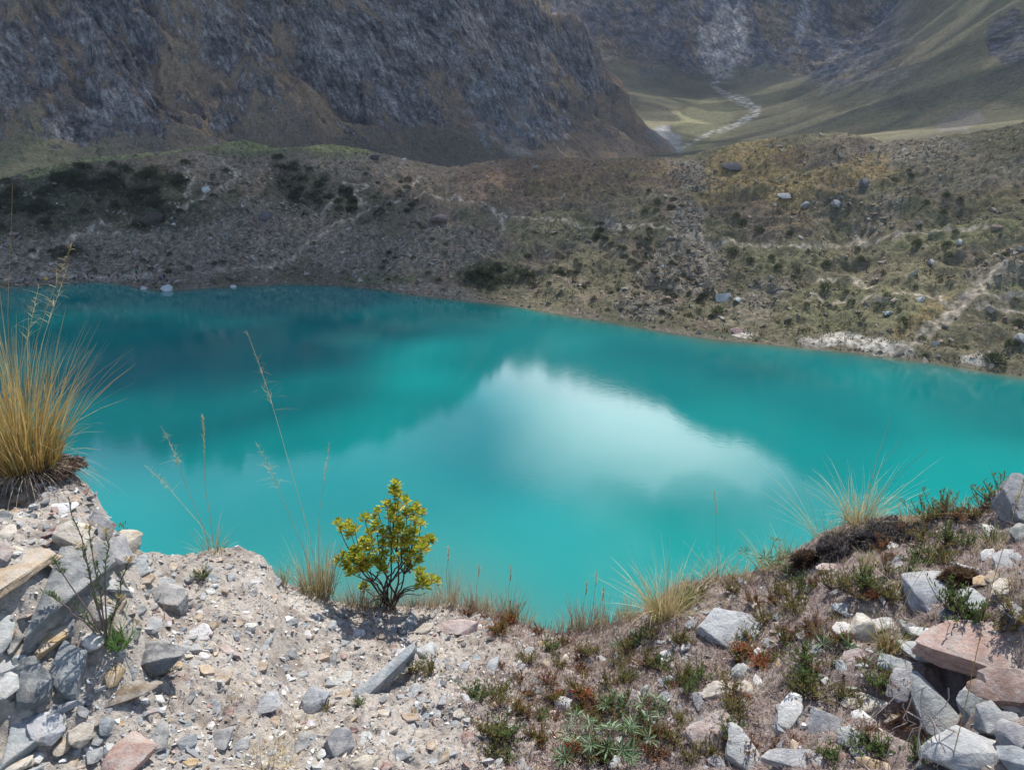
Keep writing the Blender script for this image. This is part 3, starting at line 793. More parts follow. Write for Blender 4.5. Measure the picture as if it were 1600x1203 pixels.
SHAPES = {True: [hull_rock(100+i, slab=True) for i in range(8)], False: [hull_rock(200+i, 15) for i in range(10)]}
BIG = {True: [hull_rock(300+i, slab=True, cuts=3) for i in range(8)], False: [hull_rock(400+i, 18, cuts=3) for i in range(8)]}
STONE_C = {'grey': (0.25, 0.252, 0.255), 'dark grey': (0.135, 0.145, 0.145), 'blue-grey': (0.29, 0.315, 0.325), 'white': (0.62, 0.605, 0.575), 'cream': (0.54, 0.48, 0.39), 'tan': (0.46, 0.36, 0.26),
           'orange-stained': (0.52, 0.37, 0.21), 'brown': (0.25, 0.18, 0.12), 'red-brown': (0.36, 0.235, 0.195), 'pink': (0.46, 0.36, 0.32), 'maroon': (0.17, 0.085, 0.08), 'pale grey': (0.41, 0.415, 0.41)}
def stone_basis(px, py, L, W, rot, tilt):
    """edges of a stone that spans L x W photo pixels, lying at that tilt on the ground"""
    c_ = fg_hit(px, py)[0]
    dist = np.linalg.norm(c_-np.array([0, 0, H])); dep = math.asin((H-c_[2])/dist)
    az = math.atan2(c_[0], c_[1]); k = dist/FPX
    right = np.array([math.cos(az), -math.sin(az), 0]); fwd = np.array([math.sin(az), math.cos(az), 0])
    vdir = (fwd*math.cos(tilt)+np.array([0, 0, 1])*math.sin(tilt))/math.sin(dep+tilt)
    c2, s2 = math.cos(math.radians(rot)), math.sin(math.radians(rot))
    U = (right*c2+vdir*s2)*L*k/2
    Vv = (-right*s2+vdir*c2)*W*k/2
    N = np.cross(U, Vv); N /= np.linalg.norm(N)
    return c_, U, Vv, N, k
def zone(px, py):
    if px < 115 and py < 925: return 'on the gravel mound below the golden tussock'
    if px < 300 and py < 965: return 'in the cluster beside the lake-side notch'
    if px < 240: return 'in the rubble in the lower left corner'
    if px < 420: return 'on the gravel right of the leggy plant'
    if px < 600: return 'on the pale gravel left of the long slab'
    if px < 810: return 'on the gravel right of the long slab'
    if px < 1010: return 'in the dry heath around the green lupines'
    if px < 1215: return 'between the green lupines and the rock pile'
    if py < 960: return 'on the heath bank at right'
    if px < 1420: return 'in the left part of the rock pile'
    return 'in the right part of the rock pile'
stone_items = []
stone_px = []
def add_stone(px, py, L, W, rot, colour, slab=False, thick=0.45, tilt=18, text=None, seed=None, sink=0.3):
    c_, U, Vv, N, k = stone_basis(px, py, L, W, rot, math.radians(tilt))
    seed = seed if seed is not None else int(px*7+py*3)
    big = max(L, W) >= 30
    Vs, F = (BIG if big else SHAPES)[slab][seed % len((BIG if big else SHAPES)[slab])]
    a_ = (seed*2.4) % (2*math.pi) if not slab else (seed % 4)*math.pi/2
    ca, sa = math.cos(a_), math.sin(a_)
    R3 = np.array([[ca, -sa, 0], [sa, ca, 0], [0, 0, 1]])
    v = Vs@R3.T
    v = v/np.abs(v).max(0)
    tk = 0.66*thick*min(np.linalg.norm(U), np.linalg.norm(Vv))*(0.55 if slab else 1.0)
    W3 = v[:, 0:1]*U+v[:, 1:2]*Vv+v[:, 2:3]*N*tk
    base = c_+N*tk*(1-2*sink)
    col = np.array(STONE_C[colour])
    r = np.random.default_rng(seed)
    col = col*r.uniform(0.85, 1.15)*(1+r.normal(0, 0.012, 3))
    # veins and lichen blotches in the stone itself
    q = fbm(v[:, 0]*1.8+seed, v[:, 1]*1.8+v[:, 2]*3, 4, seed % 40)
    vein = sst(0.12, 0.3, fbm(v[:, 0]*1.2+v[:, 2]*5+seed, v[:, 1]*0.8, 3, 13))
    cv = np.tile(col, (len(v), 1))*(1+0.35*q)[:, None]
    warm = np.array([0.45, 0.30, 0.14]) if colour in ('cream', 'tan', 'orange-stained', 'white') else np.array([0.42, 0.42, 0.40])
    cv = cmix(cv, warm, vein*(0.5 if colour in ('cream', 'tan', 'orange-stained') else 0.22))
    o = link('stone', mesh_from('stone', W3, F, MAT['stone'], np.clip(cv, 0.02, 0.85), smooth=True, sharp=20), loc=base)
    big_w = 'large ' if max(L, W) >= 70 else ('' if max(L, W) >= 24 else 'small ')
    kind = 'slab' if slab else ('rock' if max(L, W) >= 40 else 'stone')
    tag(o, None, 'stone', 'stones on the near ground')
    stone_items.append((o, px, text or '%s%s %s %s' % (big_w, colour, kind, zone(px, py)), ''))
    stone_px.append((px, py, max(L, W)))
    return o
S = add_stone
# left mound and the cluster below it
S(97, 924, 158, 66, 36, 'grey', True, 1.0, 25, 'large dark-fronted grey slab sloping out from under the gravel mound', 3)
S(30, 893, 108, 38, 12, 'tan', True, 0.5, 6, 'broad tan slab forming the lip of the gravel mound', 1, 0.45)
S(117, 845, 62, 50, 12, 'cream', False, 0.9, 25)
S(157, 830, 34, 52, 0, 'grey', False, 0.9, 30)
S(196, 852, 56, 30, 8, 'cream', False, 0.8, 15)
S(177, 872, 50, 42, 10, 'grey', False, 0.9, 25)
S(170, 912, 60, 42, -10, 'pale grey', True, 0.8, 25)
S(217, 890, 28, 27, 0, 'blue-grey', True, 0.8, 25); S(229, 906, 24, 14, -8, 'tan', True, 0.7, 10); S(216, 876, 28, 12, 5, 'blue-grey', True, 0.6, 10)
S(258, 911, 26, 16, 22, 'pale grey'); S(265, 940, 50, 54, 20, 'grey', False, 0.8, 25)
S(12, 766, 34, 18, 5, 'dark grey', True, 0.9, 10); S(36, 776, 28, 18, 42, 'tan', True, 0.7); S(7, 811, 20, 18, 10, 'dark grey', True, 0.9); S(10, 834, 24, 24, 0, 'cream'); S(6, 862, 22, 30, 0, 'pink')
S(100, 799, 38, 13, -3, 'white', False, 0.6, 5); S(77, 832, 24, 10, 5, 'maroon', True, 0.6, 5); S(174, 823, 13, 14, 0, 'maroon')
S(80, 768, 16, 14, 20, 'grey'); S(118, 782, 14, 12, 0, 'tan'); S(55, 806, 14, 10, 0, 'cream')
# lower left rubble
S(8, 990, 62, 24, 68, 'pale grey', False, 0.9, 25); S(25, 1006, 30, 14, 32, 'dark grey', True, 0.9); S(74, 1007, 66, 22, 29, 'orange-stained', True, 0.9, 20)
S(60, 988, 42, 18, 5, 'brown'); S(108, 1051, 60, 74, 8, 'blue-grey', True, 1.1, 40, None, 2); S(51, 1065, 48, 64, -10, 'dark grey', True, 1.1, 35, None, 5)
S(12, 1074, 44, 26, 38, 'white', False, 0.7); S(15, 1036, 38, 20, 10, 'pale grey', True); S(147, 1005, 36, 30, 0, 'white', False, 0.9, 20)
S(240, 1033, 88, 46, -6, 'dark grey', False, 0.9, 15, None, 6); S(234, 981, 34, 20, 12, 'pale grey'); S(211, 993, 18, 14, 10, 'dark grey')
S(311, 993, 38, 25, 5, 'white', True, 0.9, 20); S(360, 1018, 32, 20, -15, 'pink', True, 0.9, 20)
S(180, 1058, 40, 24, 58, 'orange-stained', False, 0.9, 20); S(197, 1090, 78, 22, 2, 'brown', False, 0.8, 12); S(226, 1112, 36, 15, 3, 'pink', True)
S(82, 1112, 64, 22, 16, 'blue-grey', True, 1.1, 15); S(71, 1142, 48, 40, -20, 'pale grey', False, 0.9, 20); S(127, 1150, 36, 28, 3, 'cream', False, 0.9, 20)
S(168, 1136, 23, 23, 15, 'blue-grey', False, 0.9, 25); S(26, 1167, 70, 40, 32, 'blue-grey', True, 1.1, 20); S(97, 1166, 30, 22, 30, 'tan', False, 0.9)
S(198, 1188, 72, 46, 28, 'red-brown', False, 0.8, 20, 'large rounded red-brown boulder at the bottom edge left of centre', 4)
S(248, 1151, 42, 25, 75, 'grey', True, 0.5, 15); S(294, 1163, 26, 21, 12, 'blue-grey', False, 0.9, 20); S(345, 1159, 44, 30, 48, 'grey', False, 0.8, 20)
S(296, 1194, 24, 16, 0, 'orange-stained'); S(20, 1199, 54, 18, 0, 'cream', False, 0.8); S(68, 1096, 30, 20, 60, 'brown'); S(237, 1070, 28, 13, 5, 'cream'); S(345, 1063, 38, 20, 42, 'tan', True, 0.8)
S(337, 1106, 24, 15, 80, 'blue-grey'); S(150, 1178, 26, 20, 20, 'pale grey'); S(112, 1190, 40, 18, 25, 'tan', True); S(172, 1170, 24, 20, 0, 'white'); S(55, 1186, 22, 16, 10, 'white')
S(252, 1178, 24, 18, 0, 'pale grey'); S(140, 1168, 14, 14, 0, 'white'); S(330, 1134, 12, 12, 0, 'white'); S(380, 1165, 26, 20, 15, 'pale grey'); S(219, 1126, 14, 11, 10, 'blue-grey'); S(280, 1040, 12, 11, 0, 'orange-stained')
S(152, 1156, 18, 16, 0, 'grey'); S(186, 1131, 15, 11, 0, 'orange-stained'); S(160, 960, 26, 20, 0, 'pale grey'); S(216, 955, 24, 16, 0, 'grey'); S(310, 965, 16, 12, 20, 'tan')
# middle
S(592, 1072, 156, 19, 38, 'blue-grey', True, 3.2, 15, 'long narrow blue-grey slab lying diagonally on the gravel', 7, 0.05)
S(667, 1019, 36, 30, 15, 'pale grey', False, 0.9, 25, 'pale grey block at the upper end of the long slab'); S(622, 1024, 34, 14, 26, 'white', True, 0.8)
S(715, 985, 62, 26, -5, 'pink', False, 0.9, 15, 'salmon pink wedge-shaped rock right of the leafy shrub'); S(664, 984, 30, 16, 10, 'cream'); S(645, 970, 26, 22, 20, 'pale grey')
S(560, 991, 20, 18, 0, 'white'); S(480, 992, 16, 15, 0, 'white'); S(508, 1021, 19, 18, 0, 'brown'); S(537, 1025, 11, 10, 0, 'red-brown'); S(413, 1009, 48, 17, 62, 'blue-grey', True, 0.4, 10)
S(490, 1099, 44, 34, 50, 'blue-grey', False, 1.0, 25, 'blue-grey cube-like stone with a pale top on the gravel'); S(539, 1064, 29, 18, 65, 'white', True, 0.8, 20); S(532, 1089, 34, 16, 38, 'tan', True, 0.8)
S(415, 1104, 42, 28, 15, 'pale grey', False, 0.7); S(648, 1080, 27, 17, 95, 'pale grey', False, 0.7, 20); S(567, 1158, 30, 17, 42, 'white', True, 1.0, 20); S(531, 1162, 44, 44, 40, 'grey', False, 0.8, 25)
S(570, 1195, 42, 22, 5, 'cream', False, 0.9); S(468, 1165, 50, 26, 26, 'grey', True, 0.8); S(597, 1157, 32, 12, 78, 'white'); S(768, 1046, 48, 20, 48, 'blue-grey', True, 0.6, 12); S(744, 1030, 18, 15, 10, 'blue-grey')
S(692, 1095, 17, 15, 20, 'pale grey'); S(667, 1120, 21, 13, 5, 'blue-grey'); S(599, 1116, 19, 15, 10, 'cream'); S(641, 1121, 34, 13, -25, 'tan', True); S(732, 1153, 22, 20, 20, 'red-brown')
S(604, 1198, 20, 13, 0, 'red-brown'); S(551, 1142, 15, 11, 0, 'maroon'); S(717, 1116, 17, 12, 0, 'cream'); S(707, 1059, 11, 11, 0, 'white'); S(686, 1066, 13, 11, 0, 'pale grey'); S(617, 1013, 13, 9, 10, 'red-brown')
S(615, 1138, 18, 12, 10, 'cream'); S(640, 1175, 20, 14, 5, 'pale grey'); S(620, 1180, 40, 20, 15, 'grey', True); S(474, 978, 18, 10, 5, 'blue-grey'); S(450, 975, 34, 10, 15, 'grey', True, 0.5); S(445, 1045, 18, 12, 0, 'grey'); S(470, 1055, 22, 14, 0, 'pale grey')
S(462, 1120, 16, 18, 0, 'cream'); S(428, 1128, 14, 16, 0, 'tan'); S(676, 1190, 16, 12, 0, 'pale grey'); S(655, 1150, 18, 10, 15, 'cream')
# heath in the middle
S(849, 1010, 21, 17, 5, 'orange-stained'); S(885, 1033, 24, 15, 80, 'cream'); S(889, 1051, 18, 12, 0, 'cream'); S(881, 1102, 28, 26, 0, 'white', False, 0.9, 20); S(993, 1106, 50, 30, 110, 'pink', True, 1.0, 45, 'upright tan-pink slab behind the green lupines')
S(1010, 1084, 26, 20, 80, 'dark grey'); S(1046, 1066, 34, 18, 10, 'blue-grey'); S(1048, 1026, 32, 17, -5, 'white'); S(1040, 1089, 22, 13, 10, 'blue-grey'); S(1134, 992, 104, 56, 23, 'pale grey', False, 0.8, 20, 'large pale striated boulder set in the heath bank', 5)
S(1158, 1055, 31, 28, 25, 'pale grey', False, 0.9, 25); S(1126, 1084, 56, 34, 26, 'cream', False, 0.8, 15); S(1094, 1096, 24, 28, 0, 'grey'); S(1164, 1078, 25, 23, 0, 'cream'); S(1184, 1066, 24, 15, 115, 'white')
S(1058, 1111, 28, 15, 27, 'grey'); S(1048, 1127, 12, 11, 0, 'white'); S(1114, 1149, 70, 50, 44, 'pink', False, 0.9, 20, 'large pink-grey boulder right of the green lupines', 2); S(1163, 1174, 68, 46, -20, 'pale grey', True, 1.0, 25)
S(1240, 1188, 92, 28, 8, 'pale grey', True, 1.1, 20); S(1185, 993, 21, 24, 0, 'pale grey'); S(1186, 1020, 15, 15, 0, 'white'); S(1120, 1193, 28, 22, 10, 'grey'); S(855, 1146, 16, 12, 0, 'pale grey'); S(808, 1042, 20, 16, 20, 'white'); S(828, 1016, 22, 12, 15, 'pale grey')
S(1050, 1040, 16, 12, 0, 'pink'); S(1090, 1060, 14, 10, 0, 'grey')
# rock pile and heath bank at right
S(1548, 1025, 190, 74, 9, 'red-brown', True, 0.75, 16, 'big pink-red slab jutting from the right edge over a dark hollow', 4, 0.1)
S(1590, 1085, 110, 44, 18, 'red-brown', False, 0.9, 15, 'second reddish boulder under the big pink-red slab', 3); S(1468, 1120, 128, 54, -42, 'blue-grey', False, 0.7, 40, 'large blue-grey block leaning beside the dark hollow', 1)
S(1403, 1072, 34, 44, 10, 'pale grey', False, 0.8, 30); S(1522, 1112, 40, 62, 15, 'blue-grey', False, 0.9, 35); S(1548, 1132, 44, 40, -20, 'grey', False, 0.9, 25); S(1578, 1103, 40, 15, 3, 'tan'); S(1580, 1152, 44, 38, 10, 'grey', False, 0.9, 20)
S(1577, 1124, 24, 26, 10, 'pale grey'); S(1510, 1180, 118, 52, 18, 'pale grey', False, 0.8, 20, 'broad pale boulder at the bottom edge of the rock pile', 7); S(1586, 1190, 40, 30, 20, 'blue-grey', False, 0.9)
S(1313, 988, 26, 30, 0, 'white', False, 0.9, 20); S(1347, 987, 42, 36, 10, 'cream', False, 0.9, 25); S(1380, 976, 30, 18, 32, 'white'); S(1428, 985, 28, 17, 5, 'grey'); S(1447, 992, 44, 16, 0, 'white'); S(1453, 1004, 30, 14, -3, 'orange-stained')
S(1433, 1022, 48, 28, 3, 'pale grey', False, 0.9); S(1398, 1040, 46, 24, 10, 'blue-grey'); S(1334, 1029, 36, 26, 20, 'pink', True, 0.9, 25); S(1316, 1043, 27, 17, -20, 'blue-grey'); S(1231, 1118, 66, 32, 78, 'white', False, 0.9, 35, 'tall white rust-stained stone standing left of the rock pile')
S(1254, 1120, 25, 17, 70, 'dark grey'); S(1242, 1169, 26, 17, -20, 'tan'); S(1288, 1135, 50, 44, 30, 'grey', False, 0.8, 30); S(1346, 1100, 68, 30, 5, 'cream'); S(1332, 1156, 42, 30, 0, 'pale grey'); S(1299, 1171, 36, 22, 12, 'red-brown')
S(1320, 1186, 38, 18, -10, 'red-brown'); S(1375, 1199, 62, 18, 0, 'orange-stained', False, 0.8); S(1390, 1121, 44, 18, 36, 'brown'); S(1346, 1122, 34, 22, 0, 'white'); S(1353, 1181, 44, 22, 0, 'grey'); S(1372, 1152, 28, 20, 20, 'brown')
S(1455, 933, 96, 66, -48, 'blue-grey', False, 0.8, 30, 'large folded blue-grey boulder above the rock pile', 6); S(1486, 964, 30, 28, 30, 'dark grey'); S(1298, 889, 40, 14, 3, 'pink', True, 0.7, 10); S(1597, 792, 66, 84, 20, 'grey', False, 0.9, 40, 'grey boulder cut by the right edge at the crest')
S(1545, 832, 28, 19, 10, 'white'); S(1571, 877, 28, 25, 20, 'pale grey'); S(1545, 867, 22, 18, 0, 'white'); S(1535, 909, 24, 17, 20, 'orange-stained'); S(1552, 903, 18, 16, 60, 'tan'); S(1566, 920, 36, 27, 30, 'cream'); S(1584, 955, 40, 26, 15, 'grey'); S(1522, 943, 44, 28, -20, 'pale grey')
S(1594, 835, 30, 30, 10, 'dark grey'); S(1320, 953, 38, 18, -10, 'pale grey'); S(1590, 872, 22, 16, 0, 'pale grey'); S(1216, 965, 16, 12, 0, 'grey'); S(1217, 1040, 10, 18, 0, 'orange-stained')
# scattered smaller stones that can be told apart
occ = np.array(stone_px)
names = ['grey', 'pale grey', 'white', 'cream', 'tan', 'blue-grey', 'pink', 'red-brown']
dens = []
r2 = np.random.default_rng(77)
n_more = 0
while n_more < 105:
    px_, py_ = r2.uniform(5, 1595), r2.uniform(880, 1198)
    if 800 < px_ < 1200 and r2.random() < 0.6: continue
    sz = r2.uniform(9, 17)
    if (np.hypot(occ[:, 0]-px_, occ[:, 1]-py_) < (occ[:, 2]+sz)*0.5).any(): continue
    a_ = azim(px_, py_); hit = fg_hit(px_, py_)[0]
    if hit[2] < H-2.2 or np.hypot(hit[0], hit[1]) > np.interp(a_, CR_A, CR_R)-0.06: continue
    add_stone(px_, py_, sz*r2.uniform(1.0, 1.5), sz*r2.uniform(0.7, 1), r2.uniform(-60, 60), names[r2.choice(8, p=[.2, .22, .17, .14, .09, .1, .04, .04])], r2.random() < 0.4, 0.7, r2.uniform(0, 30))
    occ = np.array(stone_px); n_more += 1
label_rows(stone_items)

# ------------------------------------------------------------------ gravel too small to count
def scatter_rocks(C, size, cols, shapes, rs, flat=0.5):
    """many small stones as one mesh: C centres, size radii"""
    n_ = len(C); Vs, Fs, Cs, k = [], [], [], 0
    idx = rs.integers(0, len(shapes), n_)
    for si, (sv, sf) in enumerate(shapes):
        w = np.where(idx == si)[0]
        if not len(w): continue
        ang = rs.random(len(w))*2*math.pi; tl_ = rs.normal(0, 0.35, (len(w), 2))
        sc = size[w, None]*np.stack([rs.uniform(0.8, 1.3, len(w)), rs.uniform(0.6, 1.0, len(w)), rs.uniform(0.25, flat+0.1, len(w))], -1)
        v = sv[None]*sc[:, None, :]
        ca, sa = np.cos(ang)[:, None], np.sin(ang)[:, None]
        x_, y_, z_ = v[..., 0]*ca-v[..., 1]*sa, v[..., 0]*sa+v[..., 1]*ca, v[..., 2]
        z_ = z_+x_*tl_[:, 0:1]+y_*tl_[:, 1:2]
        v = np.stack([x_, y_, z_], -1)+C[w][:, None, :]
        Vs.append(v.reshape(-1, 3)); m_ = len(sv)
        Fs.append((sf[None]+(k+np.arange(len(w))*m_)[:, None, None]).reshape(-1, 3)); k += len(w)*m_
        Cs.append(np.repeat(cols[w], m_, 0))
    return np.concatenate(Vs), np.concatenate(Fs), np.concatenate(Cs)
PEB = [hull_rock(500+i, 9, cuts=0) for i in range(10)]
r3 = np.random.default_rng(31)
N = 36000
a_ = r3.uniform(-0.98, 0.98, N); rc_a = np.interp(a_, CR_A, CR_R)
t_ = r3.random(N)**0.85
rr = 1.15+(rc_a+0.05-1.15)*t_
x_, y_ = rr*np.sin(a_), rr*np.cos(a_)
P3 = np.stack([x_, y_, fg_z(x_, y_)], -1)
px_, py_ = project(P3)
clump = fbm(x_*3, y_*3, 3, 520)
keep = r3.random(N) < np.clip(1.0-0.86*sst(720, 900, px_)+0.12*sst(1250, 1400, px_)*(py_ > 960)+0.6*clump*sst(900, 700, px_), 0.06, 1)
P3, px_, py_ = P3[keep], px_[keep], py_[keep]
sz = np.clip(r3.lognormal(math.log(0.0036), 0.5, len(P3)), 0.002, 0.017)
pal = np.array([STONE_C[k] for k in ('pale grey', 'grey', 'white', 'cream', 'tan', 'blue-grey', 'pink', 'brown', 'red-brown')])
ci = r3.choice(9, len(P3), p=[.30, .18, .12, .16, .09, .05, .05, .03, .02])
cols = pal[ci]*r3.uniform(0.75, 1.15, (len(P3), 1))
P3[:, 2] += sz*0.15
V, F, C = scatter_rocks(P3, sz, cols, PEB, r3)
o = link('gravel', mesh_from('gravel', V, F, MAT['pebble'], np.clip(C, 0, .85)))
tag(o, 'pale mixed gravel strewn over the near ground', 'gravel', kind='stuff')

# broken flat fragments, half buried
N = 3300
a_ = r3.uniform(-0.98, 0.95, N); rc_a = np.interp(a_, CR_A, CR_R); rr = 1.2+(rc_a-0.05-1.2)*r3.random(N)**0.85
x_, y_ = rr*np.sin(a_), rr*np.cos(a_); P3 = np.stack([x_, y_, fg_z(x_, y_)], -1); px_, py_ = project(P3)
kp = r3.random(N) < np.clip(0.30+1.0*fbm(x_*2.5, y_*2.5, 3, 530)+0.45*sst(420, 120, px_)-0.12*sst(760, 900, px_), 0.04, 1)
P3 = P3[kp]; n_ = len(P3); sz = np.clip(r3.lognormal(math.log(0.0135), 0.32, n_), 0.008, 0.028)
pal = np.array([STONE_C[k] for k in ('grey', 'blue-grey', 'pale grey', 'tan', 'red-brown', 'white', 'brown')])
cols = pal[r3.choice(7, n_, p=[.28, .20, .22, .10, .08, .07, .05])]*r3.uniform(0.75, 1.15, (n_, 1))
V, F, C = scatter_rocks(P3, sz, cols, SHAPES[True], r3, 0.35)
tag(link('rock_fragments', mesh_from('rock_fragments', V, F, MAT['stone'], np.clip(C, 0, .85))), 'half buried flat rock fragments in the near soil', 'rubble', kind='stuff')

# ------------------------------------------------------------------ plants: building blocks
def px_size(P):
    """metres per photo pixel at a place"""
    return np.linalg.norm(np.asarray(P)-np.array([0, 0, H]))/FPX
def ribbons(base, dirs, L, bend, width, segs, col0, col1, rs):
    """curved tapering blades -> V, F, C"""
    n_ = len(base); t = np.linspace(0, 1, segs+1)
    P = base[:, None, :]+dirs[:, None, :]*(L[:, None]*t)[..., None]+bend[:, None, :]*(L[:, None]*t**2)[..., None]
    a_ = rs.random(n_)*2*math.pi
    wv = np.stack([np.cos(a_), np.sin(a_), np.zeros(n_)], -1)*width[:, None]
    tp_ = (1-t**1.7)*0.9+0.1
    Lf = P-wv[:, None, :]*tp_[None, :, None]*0.5; Rt = P+wv[:, None, :]*tp_[None, :, None]*0.5
    V = np.stack([Lf, Rt], 2).reshape(-1, 3)
    i = (np.arange(n_)*(segs+1)*2)[:, None]+np.arange(segs)[None, :]*2
    i = i.ravel()
    F = np.stack([i, i+1, i+3, i+2], -1)
    C = col0[:, None, :]*(1-t)[None, :, None]+col1[:, None, :]*t[None, :, None]
    C = np.repeat(C, 2, 1).reshape(-1, 3)
    return V, F, C
def tubes(paths, radii, sides=4):
    """stems: list of (k,3) polylines with per-point radii"""
    Vs, Fs, k = [], [], 0
    for p, rd in zip(paths, radii):
        p = np.asarray(p, float); rd = np.asarray(rd, float)
        d = np.gradient(p, axis=0); d /= np.linalg.norm(d, axis=1)[:, None]+1e-9
        ref = np.array([0.3, 1, 0.2]); a1 = np.cross(d, ref); a1 /= np.linalg.norm(a1, axis=1)[:, None]+1e-9
        a2 = np.cross(d, a1)
        th = np.arange(sides)*2*math.pi/sides
        ring = p[:, None, :]+(a1[:, None, :]*np.cos(th)[None, :, None]+a2[:, None, :]*np.sin(th)[None, :, None])*rd[:, None, None]
        Vs.append(ring.reshape(-1, 3)); m_ = len(p)
        i = (np.arange(m_-1)*sides)[:, None]+np.arange(sides)[None, :]
        j = (np.arange(m_-1)*sides)[:, None]+(np.arange(sides)+1)[None, :] % sides
        Fs.append(np.stack([i, j, j+sides, i+sides], -1).reshape(-1, 4)+k); k += m_*sides
    return np.concatenate(Vs), np.concatenate(Fs)
def leaves(base, d, up, L, W, col, rs, cup=0.25):
    """folded pointed leaves"""
    n_ = len(base)
    d = d/np.linalg.norm(d, axis=1)[:, None]
    s = np.cross(d, up); s /= np.linalg.norm(s, axis=1)[:, None]+1e-9
    nn = np.cross(s, d)
    L_, W_ = L[:, None], W[:, None]
    b0 = base; ml = base+d*L_*0.55-s*W_*0.5+nn*W_*cup; mr = base+d*L_*0.55+s*W_*0.5+nn*W_*cup; mc = base+d*L_*0.55-nn*W_*0.05; t = base+d*L_
    V = np.stack([b0, ml, mr, mc, t], 1).reshape(-1, 3)
    i = np.arange(n_)*5
    F = np.concatenate([np.stack(q, -1) for q in ((i, i+3, i+1), (i, i+2, i+3), (i+1, i+3, i+4), (i+3, i+2, i+4))])
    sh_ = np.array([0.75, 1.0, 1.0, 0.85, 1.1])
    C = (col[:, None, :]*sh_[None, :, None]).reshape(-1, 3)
    return V, F, C
def hemi(rs, n_, lo=0.1, spread=1.0):
    a_ = rs.random(n_)*2*math.pi; z = lo+(1-lo)*rs.random(n_)
    r = np.sqrt(np.maximum(1-z*z, 0))*spread
    v = np.stack([np.cos(a_)*r, np.sin(a_)*r, z], -1)
    return v/np.linalg.norm(v, axis=1)[:, None]
GOLD = np.array([0.50, 0.34, 0.115]); STRAW = np.array([0.62, 0.50, 0.27]); PALE = np.array([0.66, 0.58, 0.38]); GREENY = np.array([0.36, 0.38, 0.12]); DRYG = np.array([0.40, 0.33, 0.24]); GREYD = np.array([0.36, 0.30, 0.27])
def cset(rs, n_, cols, p=None):
    cols = np.asarray(cols); return cols[rs.choice(len(cols), n_, p=p)]*rs.uniform(0.8, 1.2, (n_, 1))
plant_items = []
def tussock(px, py, h_px, n_, rad_px, lean, cols, text, name='grass_tussock', cat='grass', spread=0.55, droop=0.5, wmm=2.2, stalks=(), skirt=0, seed=0, segs=5, group='grass tussocks on the near ground', jitter_lo=0.35, rows=False):
    rs = np.random.default_rng(int(px*13+py)+seed)
    c_ = fg_hit(px, py)[0]; k = px_size(c_)
    root = empty(name, c_-np.array([0, 0, 0.01]))
    tag(root, text, cat, group)
    a_ = rs.random(n_)*2*math.pi; q = np.sqrt(rs.random(n_))*rad_px*k
    base = np.stack([np.cos(a_)*q, np.sin(a_)*q*0.8, np.zeros(n_)], -1)
    out = np.stack([np.cos(a_), np.sin(a_), np.zeros(n_)], -1)*(q/(rad_px*k))[:, None]
    d = np.array([0, 0, 1.0])+out*spread*rs.random((n_, 1))+rs.normal(0, 0.16*spread+0.03, (n_, 3))*np.array([1, 1, 0.2])+np.array([lean, 0, 0])
    d /= np.linalg.norm(d, axis=1)[:, None]
    bend = out*droop*rs.random((n_, 1))+rs.normal(0, 0.12*droop, (n_, 3))-np.array([0, 0, 1.0])*droop*0.55*rs.random((n_, 1))+np.array([lean*0.4, 0, 0])
    bent = rs.random(n_) < 0.22
    bend[bent] += rs.normal(0, 0.30, (int(bent.sum()), 3))*np.array([1, 1, 0.6])-np.array([0, 0, 0.25])
    L = h_px*k*rs.uniform(jitter_lo, 1.05, n_)*np.where(bent, 0.8, 1.0)
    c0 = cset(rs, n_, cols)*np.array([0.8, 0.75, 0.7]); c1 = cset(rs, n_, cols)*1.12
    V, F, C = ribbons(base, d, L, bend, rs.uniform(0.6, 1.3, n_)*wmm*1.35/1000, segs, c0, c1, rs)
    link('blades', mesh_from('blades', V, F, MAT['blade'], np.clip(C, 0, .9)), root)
    if skirt:
        a_ = rs.random(skirt)*2*math.pi
        base = np.stack([np.cos(a_), np.sin(a_)*0.8, np.zeros(skirt)], -1)*rad_px*k*rs.uniform(0.5, 1, (skirt, 1))
        d = base/(rad_px*k)+rs.normal(0, 0.3, (skirt, 3)); d[:, 2] = rs.uniform(-0.1, 0.7, skirt)
        bend = np.zeros((skirt, 3)); bend[:, 2] = -rs.uniform(0.5, 1.2, skirt)
        cs_ = cset(rs, skirt, [DRYG, GREYD, PALE*0.8])
        V, F, C = ribbons(base, d, h_px*k*rs.uniform(0.15, 0.36, skirt), bend, np.full(skirt, wmm/1000), 4, cs_*0.8, cs_, rs)
        link('dead_skirt', mesh_from('dead_skirt', V, F, MAT['blade'], np.clip(C, 0, .9)), root)
    for (sx, sy, kind) in stalks:
        stalk(root, c_, k, (sx-px)*k, (py-sy)*k/math.cos(0.55), kind, rs, cols)
    if rows: plant_items.append((root, px, text, ''))
    return root
